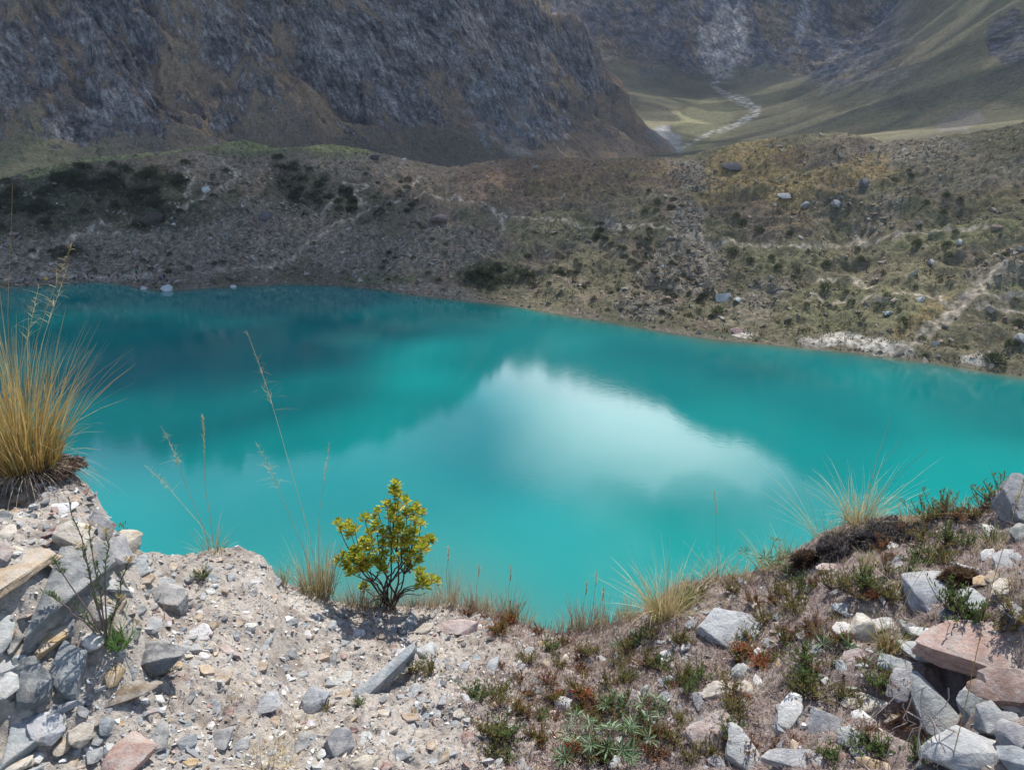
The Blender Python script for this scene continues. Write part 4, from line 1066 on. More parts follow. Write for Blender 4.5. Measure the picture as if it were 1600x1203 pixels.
def stalk(root, c_, k, dx, dz, kind, rs, cols, yoff=None):
    """a tall flowering stem: stem mesh with its seed head"""
    t = np.linspace(0, 1, 10); y = rs.normal(0, 0.04) if yoff is None else yoff
    p = np.stack([dx*t**1.5+0.004*np.sin(t*9), y*t, dz*t**0.96], -1)+np.array([rs.normal(0, 0.01), rs.normal(0, 0.01), 0])
    V, F = tubes([p], [np.linspace(0.0013, 0.0006, 10)], 3)
    s_col = cset(rs, 1, [STRAW, GOLD])[0]
    st = link('seed_stalk', mesh_from('seed_stalk', V, F, MAT['blade'], s_col), root)
    n_ = {'panicle': 46, 'spike': 60, 'bare': 0}[kind]
    if n_:
        if kind == 'panicle':
            tt = rs.uniform(0.70, 1.0, n_); L = (1.05-tt)*dz*0.28*rs.uniform(0.4, 1.1, n_)+0.006
        else:
            tt = rs.uniform(0.74, 1.0, n_); L = np.full(n_, 0.012)
        b_ = np.stack([np.interp(tt, t, p[:, i]) for i in range(3)], -1)
        d = hemi(rs, n_, 0.15 if kind == 'panicle' else 0.75); be = rs.normal(0, 0.25, (n_, 3)); be[:, 2] -= 0.3*(kind == 'panicle')
        c1 = cset(rs, n_, [STRAW, PALE, GOLD])
        V, F, C = ribbons(b_, d, L, be, np.full(n_, 0.0015 if kind == 'panicle' else 0.0026), 3, c1*0.9, c1, rs)
        link('seed_head', mesh_from('seed_head', V, F, MAT['blade'], np.clip(C, 0, .9)), st)['kind'] = 'stuff'

# ------------------------------------------------------------------ grasses
tussock(34, 706, 200, 850, 42, 0.02, [GOLD, GOLD, STRAW, GREENY*0.9, GOLD*0.8], 'tall golden grass tussock on the mound at the left edge', spread=0.52, droop=0.34, wmm=2.2, skirt=420,
        stalks=[(148, 450, 'panicle'), (125, 480, 'panicle'), (100, 500, 'panicle'), (30, 365, 'spike'), (12, 380, 'panicle'), (18, 420, 'panicle'), (70, 395, 'bare'), (92, 400, 'bare'), (40, 430, 'spike')], jitter_lo=0.3)
tussock(495, 925, 95, 330, 24, 0.02, [STRAW, DRYG, PALE, GREENY*0.8, DRYG*0.8], 'upright straw tussock with one very tall stalk left of the leafy shrub', spread=0.35, droop=0.25, wmm=2.2, skirt=40,
        stalks=[(424, 588, 'panicle'), (431, 716, 'panicle'), (527, 722, 'spike')])
tussock(436, 908, 46, 90, 12, -0.05, [DRYG, STRAW, GREENY*0.6], 'small dry tuft in the dip left of the straw tussock', spread=0.6, droop=0.4, wmm=1.8)
tussock(335, 862, 60, 60, 14, 0.05, [STRAW, PALE, GREENY*0.7], 'thin tuft with dark stalks on the gravel knob', spread=0.7, droop=0.5, wmm=1.6, stalks=[(350, 682, 'spike'), (302, 690, 'panicle'), (266, 735, 'panicle')])
tussock(1345, 815, 108, 190, 22, 0.08, [PALE, STRAW, STRAW, GREENY], 'wide spreading pale tussock on the dark cushion at right', spread=1.15, droop=0.55, wmm=2.0, skirt=50, stalks=[(1365, 680, 'bare'), (1415, 716, 'bare'), (1390, 705, 'bare')])
tussock(1278, 832, 128, 16, 6, -0.45, [PALE, STRAW], 'few long wiry blades leaning left over the lake', spread=0.9, droop=0.25, wmm=1.8, segs=6)
tussock(1040, 962, 108, 420, 24, -0.05, [STRAW, GREENY, PALE, STRAW*0.9], 'dense yellow-green tussock at the crest right of centre', spread=0.9, droop=0.6, wmm=2.0, skirt=60)
tussock(1120, 908, 66, 130, 18, 0.0, [STRAW, PALE, DRYG], 'small straw tuft right of the yellow-green tussock', spread=0.9, droop=0.5, wmm=1.8, stalks=[(1104, 782, 'spike')])
tussock(1205, 888, 70, 130, 20, -0.1, [STRAW, GREENY, PALE], 'straw tuft mixed with lupine leaves below the dark cushion', spread=0.9, droop=0.5, wmm=1.8)
tussock(1392, 1012, 62, 170, 18, 0.0, [GREENY, STRAW, GREENY*0.8], 'green-yellow grass tuft between the white stones of the rock pile', spread=0.8, droop=0.7, wmm=1.9, stalks=[(1440, 880, 'bare')])
tussock(1408, 930, 60, 46, 10, 0.15, [STRAW, PALE, GREENY], 'sparse pale tuft left of the folded boulder', spread=0.7, droop=0.6, wmm=1.7)
tussock(1316, 975, 34, 40, 10, -0.05, [STRAW, GREENY], 'short tuft over the white stones on the heath bank', spread=0.8, droop=0.5, wmm=1.6)
tussock(1590, 915, 48, 70, 12, -0.1, [DRYG, PALE], 'dry brownish tuft at the right edge', spread=0.8, droop=0.6, wmm=1.6)
tussock(1530, 862, 50, 26, 8, 0.1, [PALE, STRAW], 'thin straw tuft near the white stones at the crest', spread=0.8, droop=0.6, wmm=1.6)
tussock(1572, 765, 42, 6, 3, -0.05, [PALE], 'single curved pale stalk on the right crest', spread=0.3, droop=0.5, wmm=2.4)
for i, (x_, y_, h_, tx) in enumerate([(1160, 905, 50, 'between the small straw tuft and the striated boulder'), (1232, 872, 46, 'left of the brown cushion'), (1300, 845, 60, 'on the grey cushion'), (1425, 815, 46, 'right of the black cushion'), (1500, 806, 44, 'on the right crest left of the olive shrublets'), (1080, 925, 52, 'right beside the yellow-green tussock'), (985, 968, 48, 'left beside the yellow-green tussock'), (1360, 880, 34, 'in the heath below the black cushion'), (1235, 960, 34, 'in the heath left of the white stones'), (1555, 850, 34, 'among the white stones near the right crest')]):
    tussock(x_, y_, h_, 90, 16, 0.0, [STRAW, PALE, DRYG, GREENY*0.9], 'straw grass tuft '+tx, spread=0.9, droop=0.5, wmm=1.8)
for i, (x_, y_, h_) in enumerate([(425, 1165, 26), (455, 1150, 26), (408, 1192, 28), (440, 1196, 26), (470, 1130, 18), (800, 1106, 32), (848, 1040, 20), (350, 1088, 16)]):
    tussock(x_, y_, h_*1.3, 80, 20, 0.0, [STRAW, PALE, GOLD], 'low faded yellow grass mat %s' % (['left of the rough grey rock', 'above the yellow mats at the bottom edge', 'at the bottom edge left of the cream stone', 'beside the mat at the bottom edge', 'under the blue-grey cube stone', 'spiky among the heath right of the gravel', 'beside the orange stone in the heath', 'thin on the gravel of the lower left'][i]), name='grass_mat', spread=1.3, droop=0.6, wmm=1.5)
crest_tufts = [(640, 942, 30), (668, 940, 38), (700, 940, 80), (722, 942, 30), (745, 948, 60), (770, 956, 40), (795, 962, 62), (815, 970, 34), (886, 980, 44), (905, 978, 60), (918, 980, 66), (938, 978, 55), (955, 974, 40), (980, 965, 36), (560, 944, 50), (545, 942, 34), (575, 944, 30), (600, 946, 46), (850, 985, 22), (660, 944, 26), (735, 946, 26)]
for i, (x_, y_, h_) in enumerate(crest_tufts):
    side = 'under the leafy shrub' if x_ < 625 else ('right of the leafy shrub' if x_ < 870 else 'at the low point of the crest')
    tussock(x_, y_, h_, 80, 17, 0.0, [DRYG, GREYD, STRAW*0.9], 'dry grass tuft on the crest %s' % side, rows=True, name='dry_grass_tuft', spread=0.35, droop=0.3, wmm=2.0, segs=4, group='dry tufts along the crest', stalks=[(x_+3, y_-h_*1.05, 'spike')] if h_ > 54 else [])
label_rows(plant_items)
# the tall seed stalk in front of the rock pile
c_ = fg_hit(1488, 1198)[0]; k = px_size(c_); root = empty('seed_stalk_plant', c_)
tag(root, 'tall single seed stalk rising in front of the rock pile', 'grass stalk', 'grass tussocks on the near ground')
stalk(root, c_, k, 24*k, 370*k/math.cos(0.62), 'spike', np.random.default_rng(4), None, 0.02)

# ------------------------------------------------------------------ the leafy shrub
rs = np.random.default_rng(99)
base = fg_hit(612, 944)[0]; k = px_size(base)
root = empty('leafy_shrub', base)
tag(root, 'rounded yellow-green leafy shrub standing against the turquoise water', 'shrub')
ros = np.array([(685, 600), (690, 650), (640, 690), (690, 690), (600, 710), (540, 735), (430, 755), (495, 780), (720, 735), (765, 695), (797, 715), (760, 770), (650, 750), (590, 770), (620, 825), (700, 800), (665, 840), (740, 830), (800, 855), (820, 870), (780, 900), (530, 830), (530, 870), (585, 880), (610, 855),
    (650, 870), (710, 880), (770, 935), (420, 910), (450, 935), (480, 915), (520, 925), (470, 975), (550, 945), (600, 970), (620, 910), (680, 915), (740, 920), (515, 1040), (770, 1005), (815, 1040), (775, 1048), (690, 755), (640, 790), (560, 800), (750, 870), (500, 890), (570, 920), (720, 950), (660, 720), (675, 625), (470, 765), (745, 750), (690, 850), (560, 860), (500, 960)], float)/3.006+np.array([400, 560])
ros = np.array([612, 944])+(ros-np.array([612, 944]))*np.array([0.97, 0.89])
az = math.atan2(base[0], base[1]); dep = math.asin((H-base[2])/np.linalg.norm(base-np.array([0, 0, H])))
rt = np.array([math.cos(az), -math.sin(az), 0]); fw = np.array([math.sin(az), math.cos(az), 0])
yo = rs.uniform(-0.13, 0.10, len(ros))
# an offset in depth also shifts the picture, so the height makes up for it
hz = ((944-ros[:, 1])*k-yo*math.sin(dep))/math.cos(dep)
RP = rt*((ros[:, 0]-612)*k)[:, None]+fw*yo[:, None]+np.array([0, 0, 1.0])*np.maximum(hz, 0.05)[:, None]
cen = RP[rs.choice(len(RP), 13, replace=False)]
for _ in range(6):
    own = np.argmin(((RP[:, None]-cen[None])**2).sum(-1), 1)
    cen = np.array([RP[own == i].mean(0) if (own == i).any() else cen[i] for i in range(len(cen))])
paths, rads = [], []
for i, cc_ in enumerate(cen):
    j = cc_*np.array([0.72, 0.72, 0.62])
    t = np.linspace(0, 1, 8)[:, None]
    b_ = rs.normal(0, 0.03, 3)*np.array([1, 1, 0])
    ctrl = b_*0.7+j*np.array([0.45, 0.45, 0.55])+rs.normal(0, 0.02, 3)
    p = b_*(1-t)**2+2*ctrl*t*(1-t)+j*t**2+rs.normal(0, 0.003, (8, 3))
    paths.append(p); rads.append(np.linspace(0.0048, 0.0028, 8))
    for q in np.where(own == i)[0]:
        t = np.linspace(0, 1, 6)[:, None]
        ctrl = (j+RP[q])/2+np.array([RP[q][0]-j[0], RP[q][1]-j[1], -0.01])*0.2
        paths.append(j*(1-t)**2+2*ctrl*t*(1-t)+RP[q]*t**2); rads.append(np.linspace(0.0026, 0.0013, 6))
for _ in range(9):
    e_ = np.array([rs.uniform(-0.16, 0.18), rs.uniform(-0.06, 0.06), rs.uniform(0.08, 0.20)]); t = np.linspace(0, 1, 6)[:, None]
    paths.append(e_*t+np.array([0, 0, 0.03])*np.sin(t*5)); rads.append(np.linspace(0.0035, 0.0012, 6))
V, F = tubes(paths, rads, 5)
link('stems', mesh_from('stems', V, F, MAT['bark'], np.array([0.075, 0.055, 0.042]), smooth=True), root)
ROS = []
for vv in range(5):
    n_ = 17; i = np.arange(n_); ang = i*2.4+vv; ring = i/n_
    el = lerp(0.15, 1.25, ring)
    d = np.stack([np.cos(ang)*np.cos(el), np.sin(ang)*np.cos(el), np.sin(el)], -1)
    b_ = d*0.002+np.array([0, 0, 1])*((ring-0.5)*0.016)[:, None]
    colr = np.array([[0.46, 0.47, 0.05], [0.56, 0.53, 0.07], [0.28, 0.36, 0.04], [0.62, 0.53, 0.11], [0.42, 0.27, 0.08]])[rs.choice(5, n_, p=[.36, .26, .18, .13, .07])]*rs.uniform(0.8, 1.15, (n_, 1))
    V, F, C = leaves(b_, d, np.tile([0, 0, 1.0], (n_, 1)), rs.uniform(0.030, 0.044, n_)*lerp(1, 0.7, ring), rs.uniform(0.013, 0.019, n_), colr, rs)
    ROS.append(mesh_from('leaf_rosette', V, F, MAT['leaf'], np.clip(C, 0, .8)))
for q, p in enumerate(RP):
    for rep in range(2):
        o = link('leaf_rosette', ROS[(q+rep) % 5], root)
        off = np.zeros(3) if rep == 0 else np.array([rs.normal(0, 0.020), rs.normal(0, 0.022), rs.normal(-0.016, 0.010)])
        o.location = p+off
        tl_ = Vector((p[0]*0.9+rs.normal(0, .2), p[1]*0.9+rs.normal(0, .2), 0.75)).normalized()
        o.rotation_mode = 'QUATERNION'
        o.rotation_quaternion = tl_.to_track_quat('Z', 'Y')
        s = rs.uniform(0.65, 1.25); o.scale = (s, s, s)

# ------------------------------------------------------------------ leggy plant with faded yellow flower heads at lower left
base = fg_hit(168, 1012)[0]; k = px_size(base)
root = empty('leggy_plant', base); tag(root, 'leggy narrow-leaved plant with faded yellow flower heads at lower left', 'plant')
tips = [(140, 832), (172, 862), (206, 910), (120, 900), (150, 890), (200, 945), (112, 938), (190, 870), (135, 958), (178, 900)]
paths, rads, LB, LD, FB = [], [], [], [], []
for i, (tx, ty) in enumerate(tips):
    e_ = np.array([(tx-168)*k, rs.uniform(-0.05, 0.05), (1012-ty)*k/math.cos(0.55)])
    t = np.linspace(0, 1, 9)[:, None]
    p = e_*np.concatenate([t**1.3, t, t], 1)+rs.normal(0, 0.004, (9, 3))*t
    paths.append(p); rads.append(np.linspace(0.0032, 0.0014, 9))
    m_ = 46; tt = rs.uniform(0.45, 1.0, m_)
    if i in (3, 6): tt = rs.uniform(0.85, 1, m_)
    LB.append(np.stack([np.interp(tt, t[:, 0], p[:, q]) for q in range(3)], -1)); dd = hemi(rs, m_, 0.35); LD.append(dd)
    if i in (1, 2, 4, 7, 5): FB.append(e_)
V, F = tubes(paths, rads, 4)
link('stems', mesh_from('stems', V, F, MAT['bark'], np.array([0.16, 0.12, 0.10]), smooth=True), root)
LB = np.concatenate(LB); LD = np.concatenate(LD); n_ = len(LB)
V, F, C = leaves(LB, LD, np.tile([0.1, 0, 1.0], (n_, 1)), rs.uniform(0.012, 0.022, n_), rs.uniform(0.003, 0.005, n_), cset(rs, n_, [(0.10, 0.17, 0.05), (0.14, 0.20, 0.07), (0.08, 0.12, 0.05)]), rs)
link('foliage', mesh_from('foliage', V, F, MAT['leaf'], C), root)
for f in FB:
    n_ = 34; d = hemi(rs, n_, 0.2); b_ = np.tile(f, (n_, 1))+rs.normal(0, 0.006, (n_, 3))
    V, F, C = leaves(b_, d, np.tile([0, 0.1, 1.0], (n_, 1)), rs.uniform(0.006, 0.012, n_), np.full(n_, 0.005), cset(rs, n_, [(0.50, 0.36, 0.14), (0.60, 0.48, 0.22), (0.36, 0.26, 0.14)]), rs)
    link('flower_head', mesh_from('flower_head', V, F, MAT['leaf'], C), root)
n_ = 90; a_ = rs.random(n_)*2*math.pi
V, F, C = ribbons(np.stack([0.03+np.cos(a_)*0.02, np.sin(a_)*0.02, np.zeros(n_)], -1), hemi(rs, n_, 0.6), rs.uniform(0.04, 0.11, n_), rs.normal(0, 0.15, (n_, 3)), np.full(n_, 0.003), 4, cset(rs, n_, [(0.10, 0.20, 0.05)]), cset(rs, n_, [(0.16, 0.26, 0.08)]), rs)
link('basal_leaves', mesh_from('basal_leaves', V, F, MAT['leaf'], C), root)

# ------------------------------------------------------------------ low heath plants
def shrublet_mesh(seed, n_st=22, hgt=0.062, cols=None, leaf=0.010):
    rs = np.random.default_rng(seed)
    paths, rads, LB, LD = [], [], [], []
    for i in range(n_st):
        d = hemi(rs, 1, 0.55)[0]; q = rs.normal(0, 0.022, 2); L = hgt*rs.uniform(0.5, 1.15)
        p = np.stack([np.array([q[0], q[1], -0.003])*t**0.5+d*L*t+np.array([0, 0, 0.2])*L*t*t for t in np.linspace(0, 1, 4)])
        paths.append(p); rads.append(np.linspace(0.0014, 0.0007, 4))
        m_ = 16; tt = rs.uniform(0.35, 1.02, m_)
        LB.append(p[0]+(p[-1]-p[0])*tt[:, None]); LD.append(hemi(rs, m_, 0.25))
    sv, sf = tubes(paths, rads, 3)
    LB = np.concatenate(LB); LD = np.concatenate(LD); n_ = len(LB)
    V, F, C = leaves(LB, LD, np.tile([0.1, 0, 1.0], (n_, 1)), rs.uniform(0.7, 1.3, n_)*leaf, rs.uniform(0.3, 0.42, n_)*leaf, cset(rs, n_, cols), rs)
    return mesh_from('twigs', sv, sf, MAT['bark'], np.array([0.13, 0.085, 0.075])), mesh_from('foliage', V, F, MAT['leaf'], C)
OL = [(0.20, 0.21, 0.05), (0.15, 0.18, 0.04), (0.26, 0.22, 0.06), (0.24, 0.14, 0.06)]
DG = [(0.09, 0.15, 0.04), (0.12, 0.18, 0.045), (0.16, 0.19, 0.05)]
RU = [(0.28, 0.12, 0.06), (0.20, 0.08, 0.05), (0.24, 0.17, 0.06)]
OR = [(0.46, 0.16, 0.06), (0.40, 0.12, 0.06), (0.50, 0.24, 0.10)]
KIN = {'olive': [shrublet_mesh(700+i, cols=OL) for i in range(4)], 'dark green': [shrublet_mesh(720+i, cols=DG, leaf=0.012) for i in range(3)], 'rust-brown': [shrublet_mesh(740+i, cols=RU, hgt=0.045) for i in range(3)], 'orange-red': [shrublet_mesh(760+i, 34, 0.035, OR) for i in range(2)]}
heath_items = []
def hzone(px, py):
    if px < 600: return 'on the gravel left of the long slab'
    if px < 800: return 'on the gravel right of the long slab'
    if px < 1000 and py < 1060: return 'under the low point of the crest'
    if px < 1000: return 'around the green lupines'
    if px < 1210 and py < 1010: return 'around the large striated boulder'
    if px < 1210: return 'right of the green lupines'
    if py < 880: return 'on the crest beside the dark cushion'
    if py < 1000: return 'on the heath bank above the rock pile'
    return 'around the rock pile'
def shrublet(px, py, kind, s):
    P_ = fg_hit(px, py)[0]
    root = empty('heath_shrublet', P_-np.array([0, 0, 0.004])); root.rotation_euler = (0, 0, rs.uniform(0, 6.28)); root.scale = (s, s, s*rs.uniform(0.85, 1.2))
    tw, fo = KIN[kind][int(rs.integers(len(KIN[kind])))]
    link('twigs', tw, root); link('foliage', fo, root)
    tag(root, None, 'shrublet', 'low heath shrublets')
    heath_items.append((root, px, '%s heath shrublet %s' % (kind, hzone(px, py)), ''))
for px_, py_, kd, s in [(645, 1052, 'olive', .9), (672, 1052, 'olive', .9), (747, 1090, 'dark green', 1.0), (785, 1085, 'olive', .8), (760, 1150, 'olive', 1.0), (790, 1160, 'dark green', 1.1), (770, 1180, 'olive', .8), (822, 1038, 'olive', .9), (860, 1022, 'dark green', .9), (905, 1080, 'olive', 1.0), (862, 1098, 'olive', .8),
        (795, 972, 'orange-red', 1.1), (775, 985, 'orange-red', 1.0), (800, 962, 'olive', 1.0), (870, 1090, 'orange-red', .7), (980, 1018, 'olive', 1.1), (1000, 1005, 'dark green', 1.0), (1030, 1045, 'dark green', .9), (1090, 1065, 'dark green', .9), (1020, 995, 'olive', .9), (1075, 1085, 'dark green', .8), (1165, 1022, 'orange-red', 1.1), (1185, 1040, 'orange-red', .9),
        (1175, 1000, 'olive', .9), (1195, 975, 'olive', 1.0), (925, 1110, 'rust-brown', 1.1), (1100, 1180, 'olive', .8), (1145, 1110, 'olive', .9), (1230, 1005, 'olive', 1.0), (1255, 1035, 'dark green', 1.0), (1262, 1065, 'dark green', 1.1), (1275, 1095, 'olive', 1.1), (1245, 1085, 'olive', .9), (1288, 1010, 'olive', 1.0), (1270, 985, 'rust-brown', 1.1),
        (1240, 945, 'olive', 1.2), (1215, 930, 'olive', 1.2), (1250, 920, 'dark green', 1.0), (1300, 920, 'olive', 1.2), (1335, 930, 'olive', 1.3), (1355, 920, 'dark green', 1.2), (1345, 905, 'olive', 1.1), (1390, 880, 'rust-brown', 1.0), (1430, 880, 'dark green', 1.2), (1455, 875, 'olive', 1.2), (1475, 882, 'olive', 1.1), (1440, 845, 'olive', 1.0), (1480, 850, 'dark green', 1.1), (1510, 855, 'dark green', .9),
        (1450, 815, 'olive', 1.5), (1470, 808, 'olive', 1.4), (1495, 812, 'rust-brown', 1.2), (1540, 795, 'olive', 1.2), (1565, 785, 'olive', 1.7), (1580, 790, 'olive', 1.5), (1520, 810, 'olive', 1.0), (1490, 955, 'dark green', 1.2), (1510, 975, 'dark green', 1.2), (1545, 848, 'dark green', .9), (1590, 965, 'olive', 1.2), (1570, 985, 'olive', 1.0), (1375, 1078, 'dark green', 1.0), (1385, 1065, 'rust-brown', .9),
        (1405, 835, 'rust-brown', 1.1), (1375, 860, 'rust-brown', 1.1), (1370, 842, 'olive', .8), (1320, 1000, 'rust-brown', .8), (1180, 945, 'rust-brown', 1.1), (1145, 925, 'olive', .9), (1075, 945, 'dark green', .9), (1090, 930, 'olive', 1.0), (1010, 1040, 'rust-brown', 1.0), (960, 1040, 'olive', .8), (930, 1020, 'olive', .7), (730, 960, 'rust-brown', .8), (840, 990, 'rust-brown', .8), (560, 1100, 'dark green', .5), (318, 902, 'dark green', .7), (250, 1055, 'dark green', .7), (510, 1108, 'olive', .5), (1345, 1170, 'dark green', .8), (1380, 1180, 'dark green', .8), (1430, 1185, 'dark green', .8), (1290, 1185, 'dark green', .8)]:
    shrublet(px_, py_, kd, s*1.05)
for _ in range(115):
    px_ = rs.uniform(770, 1420); py_ = rs.uniform(990, 1195) if px_ < 1200 else rs.uniform(870, 1180)
    shrublet(px_, py_, ['olive', 'rust-brown', 'dark green', 'orange-red'][int(rs.choice(4, p=[.40, .38, .15, .07]))], rs.uniform(.5, 1.05))
label_rows(heath_items)
# lupines: palmate silver-green leaves
def lupine(px, py, n_leaf, size_px, text):
    P_ = fg_hit(px, py)[0]; k = px_size(P_)
    root = empty('lupine_plant', P_); tag(root, text, 'plant', 'lupine plants')
    paths, rads = [], []
    for i in range(n_leaf):
        a_ = i*2.4+rs.random(); R_ = size_px*k*rs.uniform(0.3, 1.0); hgt = size_px*k*rs.uniform(0.25, 0.75)
        tip = np.array([math.cos(a_)*R_, math.sin(a_)*R_*0.8, hgt])
        t = np.linspace(0, 1, 5)[:, None]; paths.append(tip*np.concatenate([t, t, t**0.7], 1)); rads.append(np.full(5, 0.0012))
        m_ = 8; an = np.arange(m_)*2*math.pi/m_+rs.random(); nrm = np.array([tip[0], tip[1], R_*1.5]); nrm /= np.linalg.norm(nrm)
        e1 = np.cross(nrm, [0.3, 1, 0]); e1 /= np.linalg.norm(e1); e2 = np.cross(nrm, e1)
        d = e1*np.cos(an)[:, None]+e2*np.sin(an)[:, None]+nrm*0.35
        V, F, C = leaves(np.tile(tip, (m_, 1)), d, np.tile(nrm, (m_, 1)), rs.uniform(0.034, 0.052, m_), np.full(m_, 0.0075), cset(rs, m_, [(0.17, 0.27, 0.13), (0.23, 0.33, 0.18), (0.13, 0.22, 0.10)]), rs, 0.3)
        link('palmate_leaf', mesh_from('palmate_leaf', V, F, MAT['leaf'], C), root)
    V, F = tubes(paths, rads, 3)
    link('leaf_stalks', mesh_from('leaf_stalks', V, F, MAT['leaf'], np.array([0.16, 0.22, 0.10])), root)
lupine(960, 1178, 12, 46, 'green lupine with many palmate leaves at the bottom edge'); lupine(905, 1150, 5, 30, 'lupine at the left of the green lupine patch'); lupine(900, 1185, 5, 24, 'lupine in the lower left of the green lupine patch')
lupine(1000, 1150, 5, 30, 'lupine with a bright star leaf in front of the upright slab'); lupine(1020, 1112, 4, 22, 'lupine right of the upright tan-pink slab'); lupine(965, 1112, 4, 24, 'lupine left of the upright tan-pink slab')
lupine(1200, 878, 6, 40, 'pale lupine leaning out over the lake left of the dark cushion'); lupine(1310, 1020, 3, 22, 'silvery lupine left of the pink slab of the rock pile'); lupine(1368, 1045, 2, 18, 'silvery lupine left of the blue-grey stones of the pile'); lupine(1222, 900, 4, 26, 'lupine under the leaning pale lupine'); lupine(985, 1010, 3, 20, 'grey-green lupine left of the yellow-green tussock')
# small green sprig at the notch
P_ = fg_hit(194, 832)[0]; root = empty('green_sprig', P_); tag(root, 'tiny green sprig at the edge of the left notch', 'plant')
n_ = 26; b_ = np.stack([rs.normal(0, .008, n_), rs.normal(0, .008, n_), rs.uniform(0.0, 0.06, n_)], -1)
V, F, C = leaves(b_, hemi(rs, n_, 0.2), np.tile([0, .1, 1.], (n_, 1)), rs.uniform(0.012, 0.02, n_), np.full(n_, 0.007), cset(rs, n_, DG), rs)
link('foliage', mesh_from('foliage', V, F, MAT['leaf'], C), root)
V, F = tubes([np.array([[0, 0, 0], [0.003, 0, 0.03], [0, 0, 0.06]])], [np.array([.0012, .001, .0006])], 3); link('stem', mesh_from('stem', V, F, MAT['bark'], np.array([.12, .12, .05])), root)

# cushions
def cushion(px, py, w, h, col, text, seed):
    P_ = fg_hit(px, py)[0]; k = px_size(P_); rs = np.random.default_rng(seed)
    n_ = 2200; d = hemi(rs, n_, 0.0); sc = np.array([w*k/2, w*k/2*0.7, h*k])
    bumpy = 1+0.6*fbm(d[:, 0]*2.2+seed, d[:, 1]*2.2+d[:, 2], 4, 5)
    b_ = d*sc*bumpy[:, None]*0.93
    V, F, C = leaves(b_, d+rs.normal(0, .35, (n_, 3)), np.tile([0.2, 0.1, 1.], (n_, 1)), rs.uniform(0.008, 0.022, n_), rs.uniform(0.003, 0.005, n_), cset(rs, n_, col), rs)
    root = empty('cushion_plant', P_-np.array([0, 0, 0.01])); tag(root, text, 'plant')
    link('foliage', mesh_from('foliage', V, F, MAT['leaf'], C), root)
    iv = ICO2_V[ICO2_V[:, 2] > -0.35]; keep_ = np.where(ICO2_V[:, 2] > -0.35)[0]; mp_ = -np.ones(len(ICO2_V), int); mp_[keep_] = np.arange(len(keep_)); ff = mp_[ICO2_F]; ff = ff[(ff >= 0).all(1)]
    bb = 0.94+0.6*fbm(iv[:, 0]*2.2+seed, iv[:, 1]*2.2+iv[:, 2], 4, 5)
    link('core', mesh_from('core', iv*sc*bb[:, None]*0.93, ff, MAT['soil'], np.array(col[0])*0.7, smooth=True), root)
bm = bmesh.new(); bmesh.ops.create_icosphere(bm, subdivisions=3, radius=1.0)
ICO2_V = np.array([v.co[:] for v in bm.verts]); ICO2_F = np.array([[v.index for v in f.verts] for f in bm.faces]); bm.free()
cushion(1394, 838, 104, 19, [(0.05, 0.045, 0.048), (0.10, 0.09, 0.085), (0.025, 0.024, 0.026), (0.20, 0.17, 0.15)], 'black cushion plant on the crest under the pale tussock', 5)
cushion(1262, 878, 44, 17, [(0.13, 0.085, 0.06), (0.19, 0.13, 0.09), (0.09, 0.06, 0.05)], 'brown cushion plant at the left end of the heath crest', 8)
cushion(1318, 858, 80, 20, [(0.12, 0.10, 0.095), (0.17, 0.15, 0.145), (0.05, 0.045, 0.05)], 'grey dead-looking cushion left of the black one', 11)
cushion(1498, 905, 44, 16, [(0.15, 0.10, 0.06), (0.19, 0.13, 0.075)], 'flat brown cushion beside the folded boulder', 15)
cushion(76, 728, 96, 7, [(0.16, 0.10, 0.08), (0.10, 0.07, 0.055), (0.22, 0.15, 0.11)], 'dark brown root cushion under the golden tussock', 19)
# dead twigs hanging in the hollow of the rock pile
c_ = fg_hit(1412, 1185)[0]; k = px_size(c_); root = empty('dead_twigs', c_); tag(root, 'bleached dead twigs hanging in the hollow of the rock pile', 'twigs')
for i in range(11):
    t = np.linspace(0, 1, 10)[:, None]; s0 = np.array([rs.normal(0, 14)*k, -0.03+rs.normal(0, 0.03), rs.uniform(60, 130)*k]); e0 = np.array([rs.normal(0, 42)*k, -0.06+rs.normal(0, 0.05), rs.uniform(0, 50)*k])
    p = s0*(1-t)+e0*t+np.cumsum(rs.normal(0, 0.009, (10, 3)), 0)
    V, F = tubes([p], [np.linspace(0.0019, 0.0006, 10)], 4)
    link('twig', mesh_from('twig', V, F, MAT['bark'], np.array([0.34, 0.29, 0.26])*rs.uniform(.7, 1.2), smooth=True), root)

# dry heath mat: uncountable twigs
r4 = np.random.default_rng(61); N = 205000
a_ = r4.uniform(-0.72, 0.98, N); rc_a = np.interp(a_, CR_A, CR_R); rr = 1.3+(rc_a+0.02-1.3)*r4.random(N)**0.8
x_, y_ = rr*np.sin(a_), rr*np.cos(a_); P3 = np.stack([x_, y_, fg_z(x_, y_)], -1); px_, py_ = project(P3)
cl = fbm(x_*3.2, y_*3.2, 4, 610)+0.4*fbm(x_*11, y_*11, 3, 612)
den = np.clip(sst(660, 860, px_+130*cl)*(0.85+0.8*cl), 0, 1)
den = np.where((px_ > 1390) & (py_ > 985), den*0.15, den)
den = np.maximum(den, 0.16*sst(0.10, 0.3, cl)*(px_ > 230)); den = np.maximum(den, 0.8*np.exp(-(((px_-60)/75)**2+((py_-742)/18)**2)))
edge = sst(0.10, 0.0, rc_a-rr)*(px_ > 430)
den = np.maximum(den, edge*0.45)
kp = r4.random(N) < den
P3 = P3[kp]; n_ = len(P3); px_ = px_[kp]
d = hemi(r4, n_, 0.05); d[:, 2] *= 0.8
hue = fbm(P3[:, 0]*5, P3[:, 1]*5, 3, 630)
